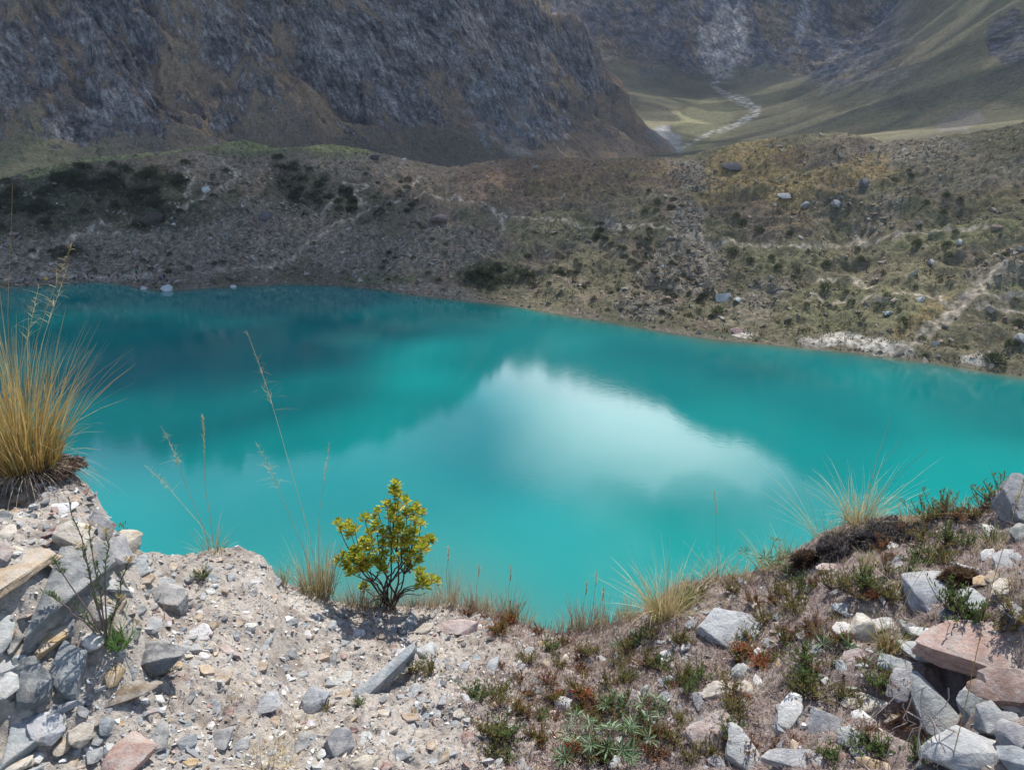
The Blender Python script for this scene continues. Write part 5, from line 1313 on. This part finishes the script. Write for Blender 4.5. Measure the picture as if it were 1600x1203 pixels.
pal = np.array([(0.40, 0.31, 0.29), (0.30, 0.19, 0.165), (0.48, 0.41, 0.37), (0.19, 0.115, 0.10), (0.36, 0.25, 0.13), (0.20, 0.20, 0.07)])
ci = r4.choice(6, n_, p=[.34, .20, .22, .11, .08, .05])
cs_ = pal[ci]*r4.uniform(.75, 1.25, (n_, 1))*(1+0.4*hue)[:, None]
V, F, C = ribbons(P3, d, r4.uniform(0.012, 0.032, n_), r4.normal(0, 0.35, (n_, 3)), r4.uniform(0.0016, 0.0032, n_), 2, cs_*0.85, cs_, r4)
o = link('dry_heath', mesh_from('dry_heath', V, F, MAT['blade'], np.clip(C, 0, .8)))
tag(o, 'purplish dry heath and moss matting the ground at right', 'heath', kind='stuff')

def off_trail(P, gap=0.9):
    """False where a trodden path runs"""
    ok = np.ones(len(P), bool)
    for W in TRAILS:
        for p0, p1 in zip(W[:-1], W[1:]):
            e = p1-p0; t = np.clip(((P[:, 0]-p0[0])*e[0]+(P[:, 1]-p0[1])*e[1])/max(e@e, 1e-6), 0, 1)
            ok &= np.hypot(P[:, 0]-p0[0]-t*e[0], P[:, 1]-p0[1]-t*e[1]) > gap
    return ok
# ------------------------------------------------------------------ shrubs on the moraine
def bush_mesh(seed, cols):
    rs = np.random.default_rng(seed); n_ = 420
    d = hemi(rs, n_, -0.05); lob = 1+0.75*fbm(d[:, 0]*1.8+seed, d[:, 1]*1.8+d[:, 2]*1.5, 3, 77)
    r = rs.uniform(0.55, 1.0, n_)
    b_ = d*(lob*r)[:, None]*np.array([1, 0.9, 0.95])
    V, F, C = leaves(b_, d+rs.normal(0, .6, (n_, 3)), np.tile([0.2, 0.1, 1.], (n_, 1)), rs.uniform(0.12, 0.30, n_), rs.uniform(0.08, 0.15, n_), cset(rs, n_, cols), rs)
    paths = [np.array([[0, 0, -0.15], d[i]*0.35, d[i]*0.75*lob[i]]) for i in range(7)]
    sv, sf = tubes(paths, [np.array([.06, .04, .02])]*7, 3)
    return mesh_from('crown', V, F, MAT['bush'], C), mesh_from('trunk', sv, sf, MAT['bark'], np.array([.09, .07, .055]))
BV = [bush_mesh(800+i, [(0.060, 0.075, 0.032), (0.085, 0.098, 0.040), (0.045, 0.055, 0.027), (0.11, 0.105, 0.05)]) for i in range(6)]
BR = [bush_mesh(830+i, [(0.080, 0.105, 0.038), (0.10, 0.12, 0.045), (0.06, 0.08, 0.03)]) for i in range(4)]
rb_ = np.random.default_rng(17)
bush_items = []
def bzone(px, py):
    if px < 240 and py < 360: return 'on the dark left shoulder of the far slope'
    if px < 420 and py < 360: return 'around the forked trail on the far slope'
    if px < 420: return 'low on the scree above the far left shore'
    if px < 660 and py < 345: return 'above the long trail on the far slope'
    if px < 680: return 'below the long trail on the far slope'
    if px < 845: return 'in the thicket at the middle of the far shore'
    if px < 960: return 'right of the thicket on the far slope'
    if px < 1130: return 'beside the rubble chute of the far slope'
    if py < 345: return 'under the crest right of the tawny knoll'
    if px < 1300: return 'on the green slope below the tawny knoll'
    if px < 1440: return 'above the white bank of the far shore'
    return 'on the far slope near the right edge'
def bush(px, py, w_px, hr=0.75, right=False):
    P_ = mor_hit(px, py)[0]; k = px_size(P_); s = w_px*k/2
    cr_, tr_ = (BR if right else BV)[int(rb_.integers(4 if right else 6))]
    root = empty('slope_bush', P_+np.array([0, 0, 0.1*s])); root.rotation_euler = (0, 0, rb_.uniform(0, 6.28)); root.scale = (s, s, s*hr*rb_.uniform(0.8, 1.25))
    link('crown', cr_, root); link('trunk', tr_, root)
    tag(root, None, 'bush', 'bushes on the far slope')
    bush_items.append((root, px, '%s bush %s' % ('dark' if not right else 'green', bzone(px, py)), ''))
for cx, cy_, rx, ry, n_, w0, w1 in [(150, 295, 140, 38, 46, 12, 26), (60, 335, 60, 25, 12, 10, 22), (240, 320, 50, 40, 14, 12, 24), (95, 400, 45, 12, 7, 10, 20), (330, 290, 30, 25, 4, 8, 14), (470, 300, 50, 38, 22, 10, 20), (440, 258, 40, 14, 6, 10, 18), (540, 315, 40, 30, 16, 8, 18),
        (620, 325, 40, 18, 10, 8, 16), (600, 285, 50, 18, 6, 8, 15), (770, 435, 62, 20, 26, 12, 22), (640, 400, 90, 40, 16, 6, 12), (870, 420, 45, 35, 14, 6, 14), (935, 365, 14, 32, 8, 8, 17), (1000, 400, 55, 50, 26, 7, 16), (1075, 450, 45, 22, 14, 9, 16), (1030, 320, 40, 40, 9, 8, 15),
        (300, 412, 120, 18, 9, 7, 13), (960, 460, 60, 35, 12, 6, 12), (1040, 490, 70, 18, 8, 7, 13)]:
    for _ in range(n_):
        q = rb_.normal(0, 0.5, 2); bush(cx+np.clip(q[0], -1, 1)*rx, cy_+np.clip(q[1], -1, 1)*ry, rb_.uniform(w0, w1))
for px_, py_, w in [(1150, 340, 14), (1160, 352, 16), (1186, 362, 18), (1146, 396, 18), (1172, 410, 14), (1216, 420, 15), (1206, 403, 12), (1246, 424, 13), (1240, 436, 12), (1288, 452, 18), (1322, 458, 10), (1292, 478, 14), (1330, 476, 15), (1396, 284, 12), (1420, 268, 9), (1424, 276, 9), (1478, 308, 13), (1447, 320, 13), (1474, 335, 12), (1500, 315, 10),
        (1480, 384, 16), (1482, 402, 14), (1432, 384, 16), (1345, 405, 12), (1352, 412, 12), (1386, 464, 13), (1260, 478, 11), (1371, 476, 9), (1404, 485, 9), (1380, 428, 9), (1293, 414, 14), (1122, 490, 22), (1076, 495, 14), (1555, 568, 26), (1548, 560, 18), (1578, 540, 16), (1592, 508, 14), (1445, 558, 10), (1440, 531, 12), (1586, 470, 10), (1570, 400, 10), (1492, 365, 12), (1340, 390, 10), (1310, 345, 9), (1233, 368, 12), (1262, 395, 9), (1412, 506, 16), (1375, 552, 8), (1508, 545, 10), (1470, 440, 8), (1430, 450, 8), (1210, 470, 8), (1215, 505, 9)]:
    bush(px_, py_, w, 0.85, True)
label_rows(bush_items)

# the countless small scrub between them
r6 = np.random.default_rng(55); N = 12000
a_ = r6.uniform(-0.64, 0.64, N); t_ = r6.uniform(0.03, 0.97, N)
q0, q1 = np.interp(a_, SH_A, SH_R), np.interp(a_, RG_A, RG_R); rr = q0+(q1-q0)*t_
x_, y_ = rr*np.sin(a_), rr*np.cos(a_); PW = np.stack([x_, y_, mor_z(x_, y_)[0]], -1); px_, py_ = project(PW)
w_ = np.clip(0.22+0.9*fbm(x_/16, y_/16, 3, 555), 0, 0.6)*sst(0.98, 0.6, t_)
for q, kk in [((160, 300, 180, 50, 0), 1.), ((60, 335, 90, 40, 0), .8), ((480, 300, 90, 45, 0), .8), ((770, 432, 80, 26, 0), 1.), ((590, 315, 110, 45, 0), .8), ((380, 300, 90, 40, 0), .45), ((880, 400, 90, 60, 0), .5), ((200, 380, 200, 40, 0), .3), ((1000, 410, 90, 60, 0), .6), ((1070, 455, 60, 26, 0), .7)]:
    w_ = np.maximum(w_, blob(px_, py_, *q, seed=int(q[0]))*kk)
P3 = PW[r6.random(N) < w_*0.7]; P3 = P3[off_trail(P3, 1.4)]; n_ = len(P3)
cent = np.repeat(P3, 16, 0); s6 = np.repeat(r6.uniform(0.35, 1.0, n_), 16); d = hemi(r6, n_*16, 0.0)
b_ = cent+d*s6[:, None]*r6.uniform(0.4, 1.0, (n_*16, 1))
V, F, C = leaves(b_, d+r6.normal(0, .6, d.shape), np.tile([.2, .1, 1.], (len(d), 1)), s6*r6.uniform(.35, .7, len(d)), s6*r6.uniform(.2, .4, len(d)), cset(r6, len(d), [(0.060, 0.072, 0.030), (0.085, 0.095, 0.042), (0.105, 0.10, 0.05), (0.045, 0.05, 0.026)]), r6)
tag(link('scrub', mesh_from('scrub', V, F, MAT['bush'], C)), 'low dark scrub spread over the far slope', 'scrub', kind='stuff')

# ------------------------------------------------------------------ boulders and rubble on the moraine
FAR_ROCK = [hull_rock(900+i, 14, cuts=1) for i in range(6)]
brock_items = []
def boulder(px, py, w, h, col, text):
    P_ = mor_hit(px, py)[0] if py < 440 or px > 400 else np.append(at_range(px, py, np.interp(azim(px, py), SH_A, SH_R)-1.0)[:2], 0.0)
    k = px_size(P_); v, f = FAR_ROCK[int(px+py) % 6]
    V = v*np.array([w*k/2, w*k*0.4, h*k*0.6])
    cv = np.tile(np.array(col), (len(V), 1))*(1+0.3*fbm(v[:, 0]*2+px, v[:, 1]*2+v[:, 2], 3, 3))[:, None]
    o = link('boulder', mesh_from('boulder', V, f, MAT['rock_far'], cv, smooth=True, sharp=25), loc=P_+np.array([0, 0, h*k*0.25]))
    tag(o, text, 'boulder', 'boulders on the far slope')
boulder(240, 349, 26, 20, (0.10, 0.075, 0.07), 'dark wedge-shaped boulder like a hut on the far left slope')
boulder(322, 300, 14, 10, (0.50, 0.50, 0.48), 'white boulder below the forked trail on the far slope')
boulder(260, 450, 17, 10, (0.55, 0.55, 0.53), 'pale boulder standing in the water at the far left shore')
boulder(365, 450, 10, 4, (0.5, 0.48, 0.44), 'flat pale stone at the waterline right of the pale boulder')
boulder(224, 447, 10, 5, (0.48, 0.46, 0.43), 'small pale stone at the waterline left of the pale boulder')
boulder(686, 346, 30, 13, (0.20, 0.15, 0.14), 'brownish outcrop below the long trail on the far slope')
boulder(414, 343, 18, 16, (0.16, 0.14, 0.14), 'grey-brown boulder left of the diagonal trail on the far slope')
boulder(585, 249, 16, 9, (0.11, 0.10, 0.10), 'dark boulder on the skyline of the moraine')
boulder(1130, 470, 24, 15, (0.48, 0.47, 0.44), 'pale split boulder above the far shore right of the chute')
boulder(1152, 471, 12, 6, (0.46, 0.46, 0.42), 'small pale stone right of the pale split boulder')
boulder(1226, 309, 20, 7, (0.33, 0.325, 0.31), 'pale slab on the brown face of the tawny knoll')
boulder(1258, 326, 14, 12, (0.25, 0.245, 0.24), 'grey boulder below the pale slab of the knoll')
boulder(1306, 323, 14, 10, (0.33, 0.325, 0.31), 'pale rock at the lower right of the tawny knoll')
boulder(1350, 291, 14, 12, (0.17, 0.17, 0.17), 'dark grey rock at the right flank of the tawny knoll')
boulder(1145, 264, 30, 10, (0.11, 0.10, 0.10), 'dark outcrop in the tawny grass of the knoll')
boulder(1438, 471, 12, 9, (0.46, 0.46, 0.44), 'round pale boulder beside the level trail')
boulder(1455, 414, 9, 8, (0.42, 0.41, 0.40), 'small grey boulder on the right slope')
boulder(1594, 533, 16, 11, (0.40, 0.38, 0.36), 'pale boulder at the right edge above the shore')
boulder(1461, 541, 11, 9, (0.48, 0.44, 0.40), 'pale boulder right of the white bank')
boulder(1150, 520, 18, 9, (0.36, 0.25, 0.22), 'pinkish boulder at the far waterline')
boulder(1388, 491, 14, 6, (0.36, 0.37, 0.36), 'flat grey boulder on the green slope above the white bank')
boulder(1035, 419, 7, 5, (0.5, 0.5, 0.48), 'small white boulder on the rubble chute')
boulder(1499, 382, 8, 7, (0.5, 0.5, 0.48), 'small white boulder near the right end of the level trail')
boulder(271, 353, 7, 5, (0.5, 0.5, 0.48), 'small white stone right of the hut-like boulder')
r5 = np.random.default_rng(41)
def slope_points(N):
    a_ = r5.uniform(-0.64, 0.64, N); t_ = r5.uniform(0.004, 0.99, N)
    q0, q1 = np.interp(a_, SH_A, SH_R), np.interp(a_, RG_A, RG_R); rr = q0+(q1-q0)*t_
    x_, y_ = rr*np.sin(a_), rr*np.cos(a_); P_ = np.stack([x_, y_, mor_z(x_, y_)[0]], -1)
    return (P_,)+tuple(project(P_))
N = 60000
PW, px_, py_ = slope_points(N)
w_ = np.full(N, 0.09)
for q, kk in [((250, 395, 310, 42, 0), .95), ((420, 345, 110, 40, 0), .8), ((130, 425, 240, 22, 0), 1.), ((570, 395, 90, 42, -10), .7), ((700, 385, 90, 40, 0), .5), ((1085, 275, 22, 48, 70), .9), ((1075, 345, 30, 30, 0), .9), ((1075, 415, 62, 48, 0), .95), ((1020, 460, 60, 40, 30), .6), ((955, 350, 20, 18, 0), .8), ((1370, 340, 60, 26, 40), .6), ((1400, 240, 120, 22, 8), .4), ((350, 265, 80, 35, 0), .4), ((560, 260, 90, 22, 0), .5), ((1200, 455, 40, 22, 20), .5), ((660, 455, 90, 14, -8), .8), ((1560, 425, 60, 30, 30), .4), ((1285, 320, 60, 24, 20), .4)]:
    w_ = np.maximum(w_, blob(px_, py_, *q, seed=int(q[0]))*kk)
kp = r5.random(N) < w_*0.85
P3 = PW[kp]; P3 = P3[off_trail(P3, 1.0)]
n_ = len(P3)
sz = np.clip(r5.lognormal(math.log(0.28), 0.55, n_), 0.1, 1.1)
pal = np.array([(0.30, 0.265, 0.215), (0.225, 0.195, 0.155), (0.285, 0.215, 0.16), (0.42, 0.385, 0.33), (0.165, 0.14, 0.11)])
cols = pal[r5.choice(5, n_, p=[.34, .30, .22, .04, .10])]*r5.uniform(.8, 1.2, (n_, 1))
V, F, C = scatter_rocks(P3, sz, cols, PEB, r5, 0.7)
tag(link('scree', mesh_from('scree', V, F, MAT['rock_far'], C)), 'grey and pinkish scree strewn over the far slope', 'scree', kind='stuff')
# dry grass clumps of the tawny knoll and tufts of the slope
N = 26000; PW, px_, py_ = slope_points(N); w_ = np.full(N, 0.22)*sst(500, 1100, px_)
tw = np.zeros(N)
for q, kk in [((1180, 262, 90, 30, 12), 1), ((1270, 290, 110, 24, 16), .9), ((1150, 300, 60, 22, 10), .9), ((1230, 340, 40, 28, 0), .6), ((1360, 262, 40, 24, 0), .7), ((890, 280, 160, 32, 0), .6), ((1160, 235, 60, 14, 20), .9), ((1000, 262, 60, 16, 0), .6), ((1440, 495, 60, 14, 35), .7)]:
    tw = np.maximum(tw, blob(px_, py_, *q, seed=int(q[1]))*kk)
kp = (r5.random(N) < np.maximum(w_, tw)) & off_trail(PW, 1.3); P3 = PW[kp]; tw = tw[kp]
P3 = np.repeat(P3, 5, 0)+r5.normal(0, 0.28, (len(P3)*5, 3))*np.array([1, 1, 0.0]); tw = np.repeat(tw, 5); n_ = len(P3)
dry = r5.random(n_) < np.clip(tw*1.3, 0.12, 0.9)
cs_ = np.where(dry[:, None], np.array([(0.36, 0.26, 0.10)]), np.array([(0.13, 0.13, 0.06)]))*r5.uniform(.7, 1.25, (n_, 1))
d = hemi(r5, n_, 0.4)
V, F, C = ribbons(P3, d, r5.uniform(0.35, 0.9, n_), r5.normal(0, .25, (n_, 3)), r5.uniform(0.10, 0.22, n_), 2, cs_*0.9, cs_, r5)
tag(link('slope_grass', mesh_from('slope_grass', V, F, MAT['bush'], C)), 'tawny and olive bunch grass covering the far slope', 'grass', kind='stuff')

# ------------------------------------------------------------------ people on the far left shore
def flat_mat(name, c_, rough=0.8):
    m_, nt_, b_ = mat_new(name); b_.inputs['Roughness'].default_value = rough
    nz_ = nt_.nodes.new('ShaderNodeTexNoise'); nz_.inputs['Scale'].default_value = 12
    mx_ = nt_.nodes.new('ShaderNodeMix'); mx_.data_type = 'RGBA'; mx_.inputs[6].default_value = (*[v*0.8 for v in c_], 1); mx_.inputs[7].default_value = (*[min(1, v*1.2) for v in c_], 1)
    nt_.links.new(nz_.outputs['Fac'], mx_.inputs[0]); nt_.links.new(mx_.outputs[2], b_.inputs['Base Color'])
    return m_
SKIN = flat_mat('skin', (0.40, 0.24, 0.16)); HAIR = flat_mat('hair', (0.02, 0.016, 0.013)); TROU = flat_mat('trousers', (0.03, 0.032, 0.04))
def body(pose):
    """one continuous figure grown from a skeleton"""
    if pose == 'stand':
        J = [(0, 0, .95, .15), (0, 0, 1.15, .14), (0, 0, 1.38, .16), (0, 0, 1.50, .065), (0, -.02, 1.62, .095), (0, -.01, 1.70, .08), (.19, 0, 1.40, .065), (.25, .02, 1.12, .05), (.24, -.10, .90, .04), (-.19, 0, 1.40, .065), (-.25, .02, 1.12, .05), (-.22, -.10, .90, .04), (.10, 0, .88, .10), (.12, -.02, .50, .075), (.12, .02, .10, .05), (.12, -.13, .04, .04), (-.10, 0, .88, .10), (-.12, -.02, .50, .075), (-.13, .02, .10, .05), (-.13, -.13, .04, .04)]
    elif pose == 'walk':
        J = [(0, 0, .93, .15), (0, -.02, 1.13, .14), (0, -.05, 1.36, .16), (0, -.06, 1.48, .065), (0, -.09, 1.60, .095), (0, -.08, 1.68, .08), (.19, -.05, 1.38, .065), (.25, .12, 1.14, .05), (.24, .02, .92, .04), (-.19, -.05, 1.38, .065), (-.25, -.12, 1.12, .05), (-.22, -.32, .98, .04), (.10, 0, .86, .10), (.11, -.22, .50, .075), (.11, -.26, .10, .05), (.11, -.40, .05, .04), (-.10, 0, .86, .10), (-.11, .10, .50, .075), (-.12, .36, .14, .05), (-.12, .28, .04, .04)]
    else:
        J = [(0, 0, .16, .17), (0, .02, .36, .15), (0, 0, .60, .16), (0, -.02, .72, .065), (0, -.05, .84, .095), (0, -.04, .92, .08), (.19, -.02, .62, .065), (.25, -.10, .38, .05), (.14, -.34, .42, .04), (-.19, -.02, .62, .065), (-.25, -.10, .38, .05), (-.14, -.34, .42, .04), (.11, -.06, .16, .10), (.13, -.40, .44, .075), (.13, -.56, .09, .05), (.13, -.70, .04, .04), (-.11, -.06, .16, .10), (-.13, -.40, .44, .075), (-.13, -.56, .09, .05), (-.13, -.70, .04, .04)]
    E = [(0, 1), (1, 2), (2, 3), (3, 4), (4, 5), (2, 6), (6, 7), (7, 8), (2, 9), (9, 10), (10, 11), (0, 12), (12, 13), (13, 14), (14, 15), (0, 16), (16, 17), (17, 18), (18, 19)]
    me_ = bpy.data.meshes.new('figure'); me_.from_pydata([j[:3] for j in J], E, [])
    o_ = bpy.data.objects.new('figure', me_); COL.objects.link(o_)
    md = o_.modifiers.new('skin', 'SKIN'); md.use_smooth_shade = True
    for i, j in enumerate(J):
        me_.skin_vertices[0].data[i].radius = (j[3], j[3]); me_.skin_vertices[0].data[i].use_root = (i == 0)
    o_.modifiers.new('sub', 'SUBSURF').levels = 1
    dg = bpy.context.evaluated_depsgraph_get(); dg.update()
    ev = o_.evaluated_get(dg); out_ = bpy.data.meshes.new_from_object(ev)
    bpy.data.objects.remove(o_)
    top = max(v.co.z for v in out_.vertices)
    idx = []
    for p_ in out_.polygons:
        z, y = p_.center.z, p_.center.y; x = abs(p_.center.x)
        if z > top-0.10 or (z > top-0.24 and y > J[4][1]+0.02): idx.append(2)
        elif z > top-0.26: idx.append(1)
        elif pose == 'sit': idx.append(0 if (y > -.16 and z > .22) or (z > .36 and x > .10 and y > -.30) else 3)
        elif z < .92 and x < 0.21: idx.append(3)
        elif x > 0.2 and z < .97: idx.append(1)
        else: idx.append(0)
    return out_, idx
POSES = {}
for p_ in ('stand', 'walk', 'sit'): POSES[p_] = body(p_)
JACK = {'dark': (0.018, 0.018, 0.022), 'blue': (0.035, 0.06, 0.20), 'red': (0.30, 0.03, 0.03), 'grey': (0.20, 0.20, 0.22), 'black': (0.01, 0.01, 0.012), 'white': (0.55, 0.55, 0.55)}
JM = {k_: flat_mat('jacket_'+k_, v_) for k_, v_ in JACK.items()}
people = [(171, 436, 'stand', 'dark', .3, 'person in dark clothes standing on the bare far beach, left one of a pair'), (185, 436, 'walk', 'black', 1.2, 'person in black walking on the bare far beach, right one of a pair'),
    (116, 437, 'sit', 'dark', 0, 'person in dark clothes sitting leftmost in the row on the far beach'), (123, 437, 'stand', 'black', 2, 'person in black standing second in the row on the far beach'), (131, 436, 'sit', 'grey', .5, 'person in grey sitting third in the row on the far beach'), (138, 435, 'stand', 'dark', -.6, 'person in dark clothes standing fourth in the row on the far beach'), (144, 434, 'sit', 'white', .2, 'person in pale top sitting rightmost in the row on the far beach'),
    (214, 431, 'walk', 'black', -1, 'person in black walking uphill behind the far beach'), (215, 422, 'walk', 'red', .4, 'person in red on the scree above the far beach'), (251, 440, 'stand', 'blue', .3, 'person in blue standing left in the group behind the pale boulder'), (257, 438, 'stand', 'dark', 2.8, 'person in dark clothes in the middle behind the pale boulder'), (262, 440, 'sit', 'blue', -.4, 'person in blue sitting right in the group behind the pale boulder'),
    (40, 438, 'sit', 'blue', .4, 'person in blue sitting left of the yellow cover on the far beach'), (60, 439, 'sit', 'black', .1, 'person in black sitting just left of the yellow cover'), (83, 438, 'sit', 'dark', -.5, 'person in dark clothes sitting right of the yellow cover')]
for px_, py_, pose, jk, rz_, txt in people:
    P_ = mor_hit(px_, py_)[0]
    me0, idx = POSES[pose]; me_ = me0.copy(); me_.materials.clear()
    for m_ in (JM[jk], SKIN, HAIR, TROU): me_.materials.append(m_)
    me_.polygons.foreach_set('material_index', np.array(idx, dtype=np.int32))
    z0 = min(v.co.z for v in me_.vertices)
    o = link('person', me_, loc=P_-np.array([0, 0, z0+0.03])); o.rotation_euler = (0, 0, rz_); o.scale = (1.08, 1.08, 1.08)
    tag(o, txt, 'person', 'visitors on the far beach')
# yellow cover among them: a draped sheet over a low heap
P_ = mor_hit(72, 437)[0]; g = np.linspace(-1, 1, 15); gx_, gy_ = np.meshgrid(g, g); q = np.hypot(gx_, gy_)
zc_ = 0.75*np.exp(-q*q*1.6)+0.10*fbm(gx_*2, gy_*2, 3, 8)
V = np.stack([gx_*0.75, gy_*0.6, zc_-0.05], -1).reshape(-1, 3); f1 = grid_faces(15, 15)
V2 = V-np.array([0, 0, 0.02]); V = np.concatenate([V, V2]); f2 = f1[:, ::-1]+225
tag(link('yellow_cover', mesh_from('yellow_cover', V, [f1, f2], flat_mat('yellow_cloth', (0.55, 0.36, 0.02)), smooth=True), loc=P_), 'small bright yellow cover among the people on the far beach', 'cover')

# ------------------------------------------------------------------ drifting cumulus that throws the shade on the far side
m, nt, b = mat_new('cloud')
n, l = nt.nodes, nt.links
df = n.new('ShaderNodeBsdfDiffuse'); df.inputs['Color'].default_value = (0.9, 0.9, 0.92, 1)
tl = n.new('ShaderNodeBsdfTranslucent'); tl.inputs['Color'].default_value = (0.9, 0.9, 0.92, 1)
tp = n.new('ShaderNodeBsdfTransparent')
m1 = n.new('ShaderNodeMixShader'); m1.inputs[0].default_value = 0.45
m2 = n.new('ShaderNodeMixShader'); m2.inputs[0].default_value = 0.68
l.new(df.outputs[0], m1.inputs[1]); l.new(tl.outputs[0], m1.inputs[2])
l.new(m1.outputs[0], m2.inputs[1]); l.new(tp.outputs[0], m2.inputs[2])
l.new(m2.outputs[0], n['Material Output'].inputs['Surface'])
MAT['cloud'] = m
bm = bmesh.new(); bmesh.ops.create_icosphere(bm, subdivisions=3, radius=1.0)
ICO_V = np.array([v.co[:] for v in bm.verts]); ICO_F = np.array([[v.index for v in f.verts] for f in bm.faces]); bm.free()
def cloud(label, puffs, alt, mat=None):
    Vs, Fs, k = [], [], 0
    off = SUN_DIR[:2]/SUN_DIR[2]
    for i, (gx_, gy_, gz_, rad) in enumerate(puffs):
        cx, cy_ = gx_+off[0]*(alt-gz_), gy_+off[1]*(alt-gz_)
        d_ = 1+0.35*fbm(ICO_V[:, 0]*1.6+i*3.1, ICO_V[:, 1]*1.6+ICO_V[:, 2]*1.3, 4, 400+i)
        v = ICO_V*d_[:, None]*rad*np.array([1, 1, 0.6])
        Vs.append(v+np.array([cx, cy_, alt+20*math.sin(i*2.1)])); Fs.append(ICO_F+k); k += len(ICO_V)
    o = link('cloud', mesh_from('cloud', np.concatenate(Vs), np.concatenate(Fs), mat or MAT['cloud'], smooth=True))
    tag(o, label, 'cloud', kind='structure')
    return o
puffs = []
r_ = random.Random(5)
def cover(x0, x1, y0, y1, gz, rad, step, jit=0.35):
    y_ = y0
    while y_ <= y1:
        x_ = x0
        while x_ <= x1:
            puffs.append((x_+r_.uniform(-jit, jit)*step, y_+r_.uniform(-jit, jit)*step, gz, rad*r_.uniform(0.8, 1.2)))
            x_ += step
        y_ += step
cover(-260, -50, 215, 330, 15, 48, 46)
cover(-10, 60, 250, 320, 25, 26, 38)       # left shoulder of the moraine
cover(-190, -64, 122, 222, 5, 27, 31)
cover(-60, -8, 152, 222, 5, 24, 29)        # far left water
cover(-480, 0, 370, 640, 80, 75, 85)         # the dark mountain
cover(20, 130, 520, 760, 80, 60, 75)
cover(150, 420, 1400, 1750, 300, 110, 120)    # the valley head
cover(300, 900, 480, 1250, 200, 112, 160)
cover(80, 180, 560, 900, 100, 55, 70)
cover(-70, 60, 425, 500, 40, 40, 50)
cover(60, 200, 1050, 1350, 100, 80, 110)
cover(430, 900, 1300, 1800, 350, 130, 140)
cloud('broad grey-white cloud drifting over the dark mountain', puffs, 1000.0)
thin = m.copy(); thin.name = 'thin_cloud'
for q in thin.node_tree.nodes:
    if q.type == 'MIX_SHADER' and abs(q.inputs[0].default_value-0.68) < 1e-3: q.inputs[0].default_value = 0.87
puffs = []
cover(-50, 190, 118, 330, 10, 30, 38)
cloud('thin veil of cloud over the far side of the lake', puffs, 1000.0, thin)

# ------------------------------------------------------------------ thin mountain air
vv = np.array([(x, y, z) for x in (-1700, 2100) for y in (-60, 2600) for z in (-32, 860)], float)
ff = np.array([(0, 1, 3, 2), (4, 6, 7, 5), (0, 4, 5, 1), (2, 3, 7, 6), (0, 2, 6, 4), (1, 5, 7, 3)])
m, nt, b = mat_new('haze_air'); nt.nodes.remove(b)
pv = nt.nodes.new('ShaderNodeVolumePrincipled'); pv.inputs['Density'].default_value = 0.00009; pv.inputs['Color'].default_value = (0.62, 0.77, 0.97, 1); pv.inputs['Anisotropy'].default_value = 0.2
nt.links.new(pv.outputs[0], nt.nodes['Material Output'].inputs['Volume'])
tag(link('haze', mesh_from('haze', vv, ff, m)), kind='stuff')
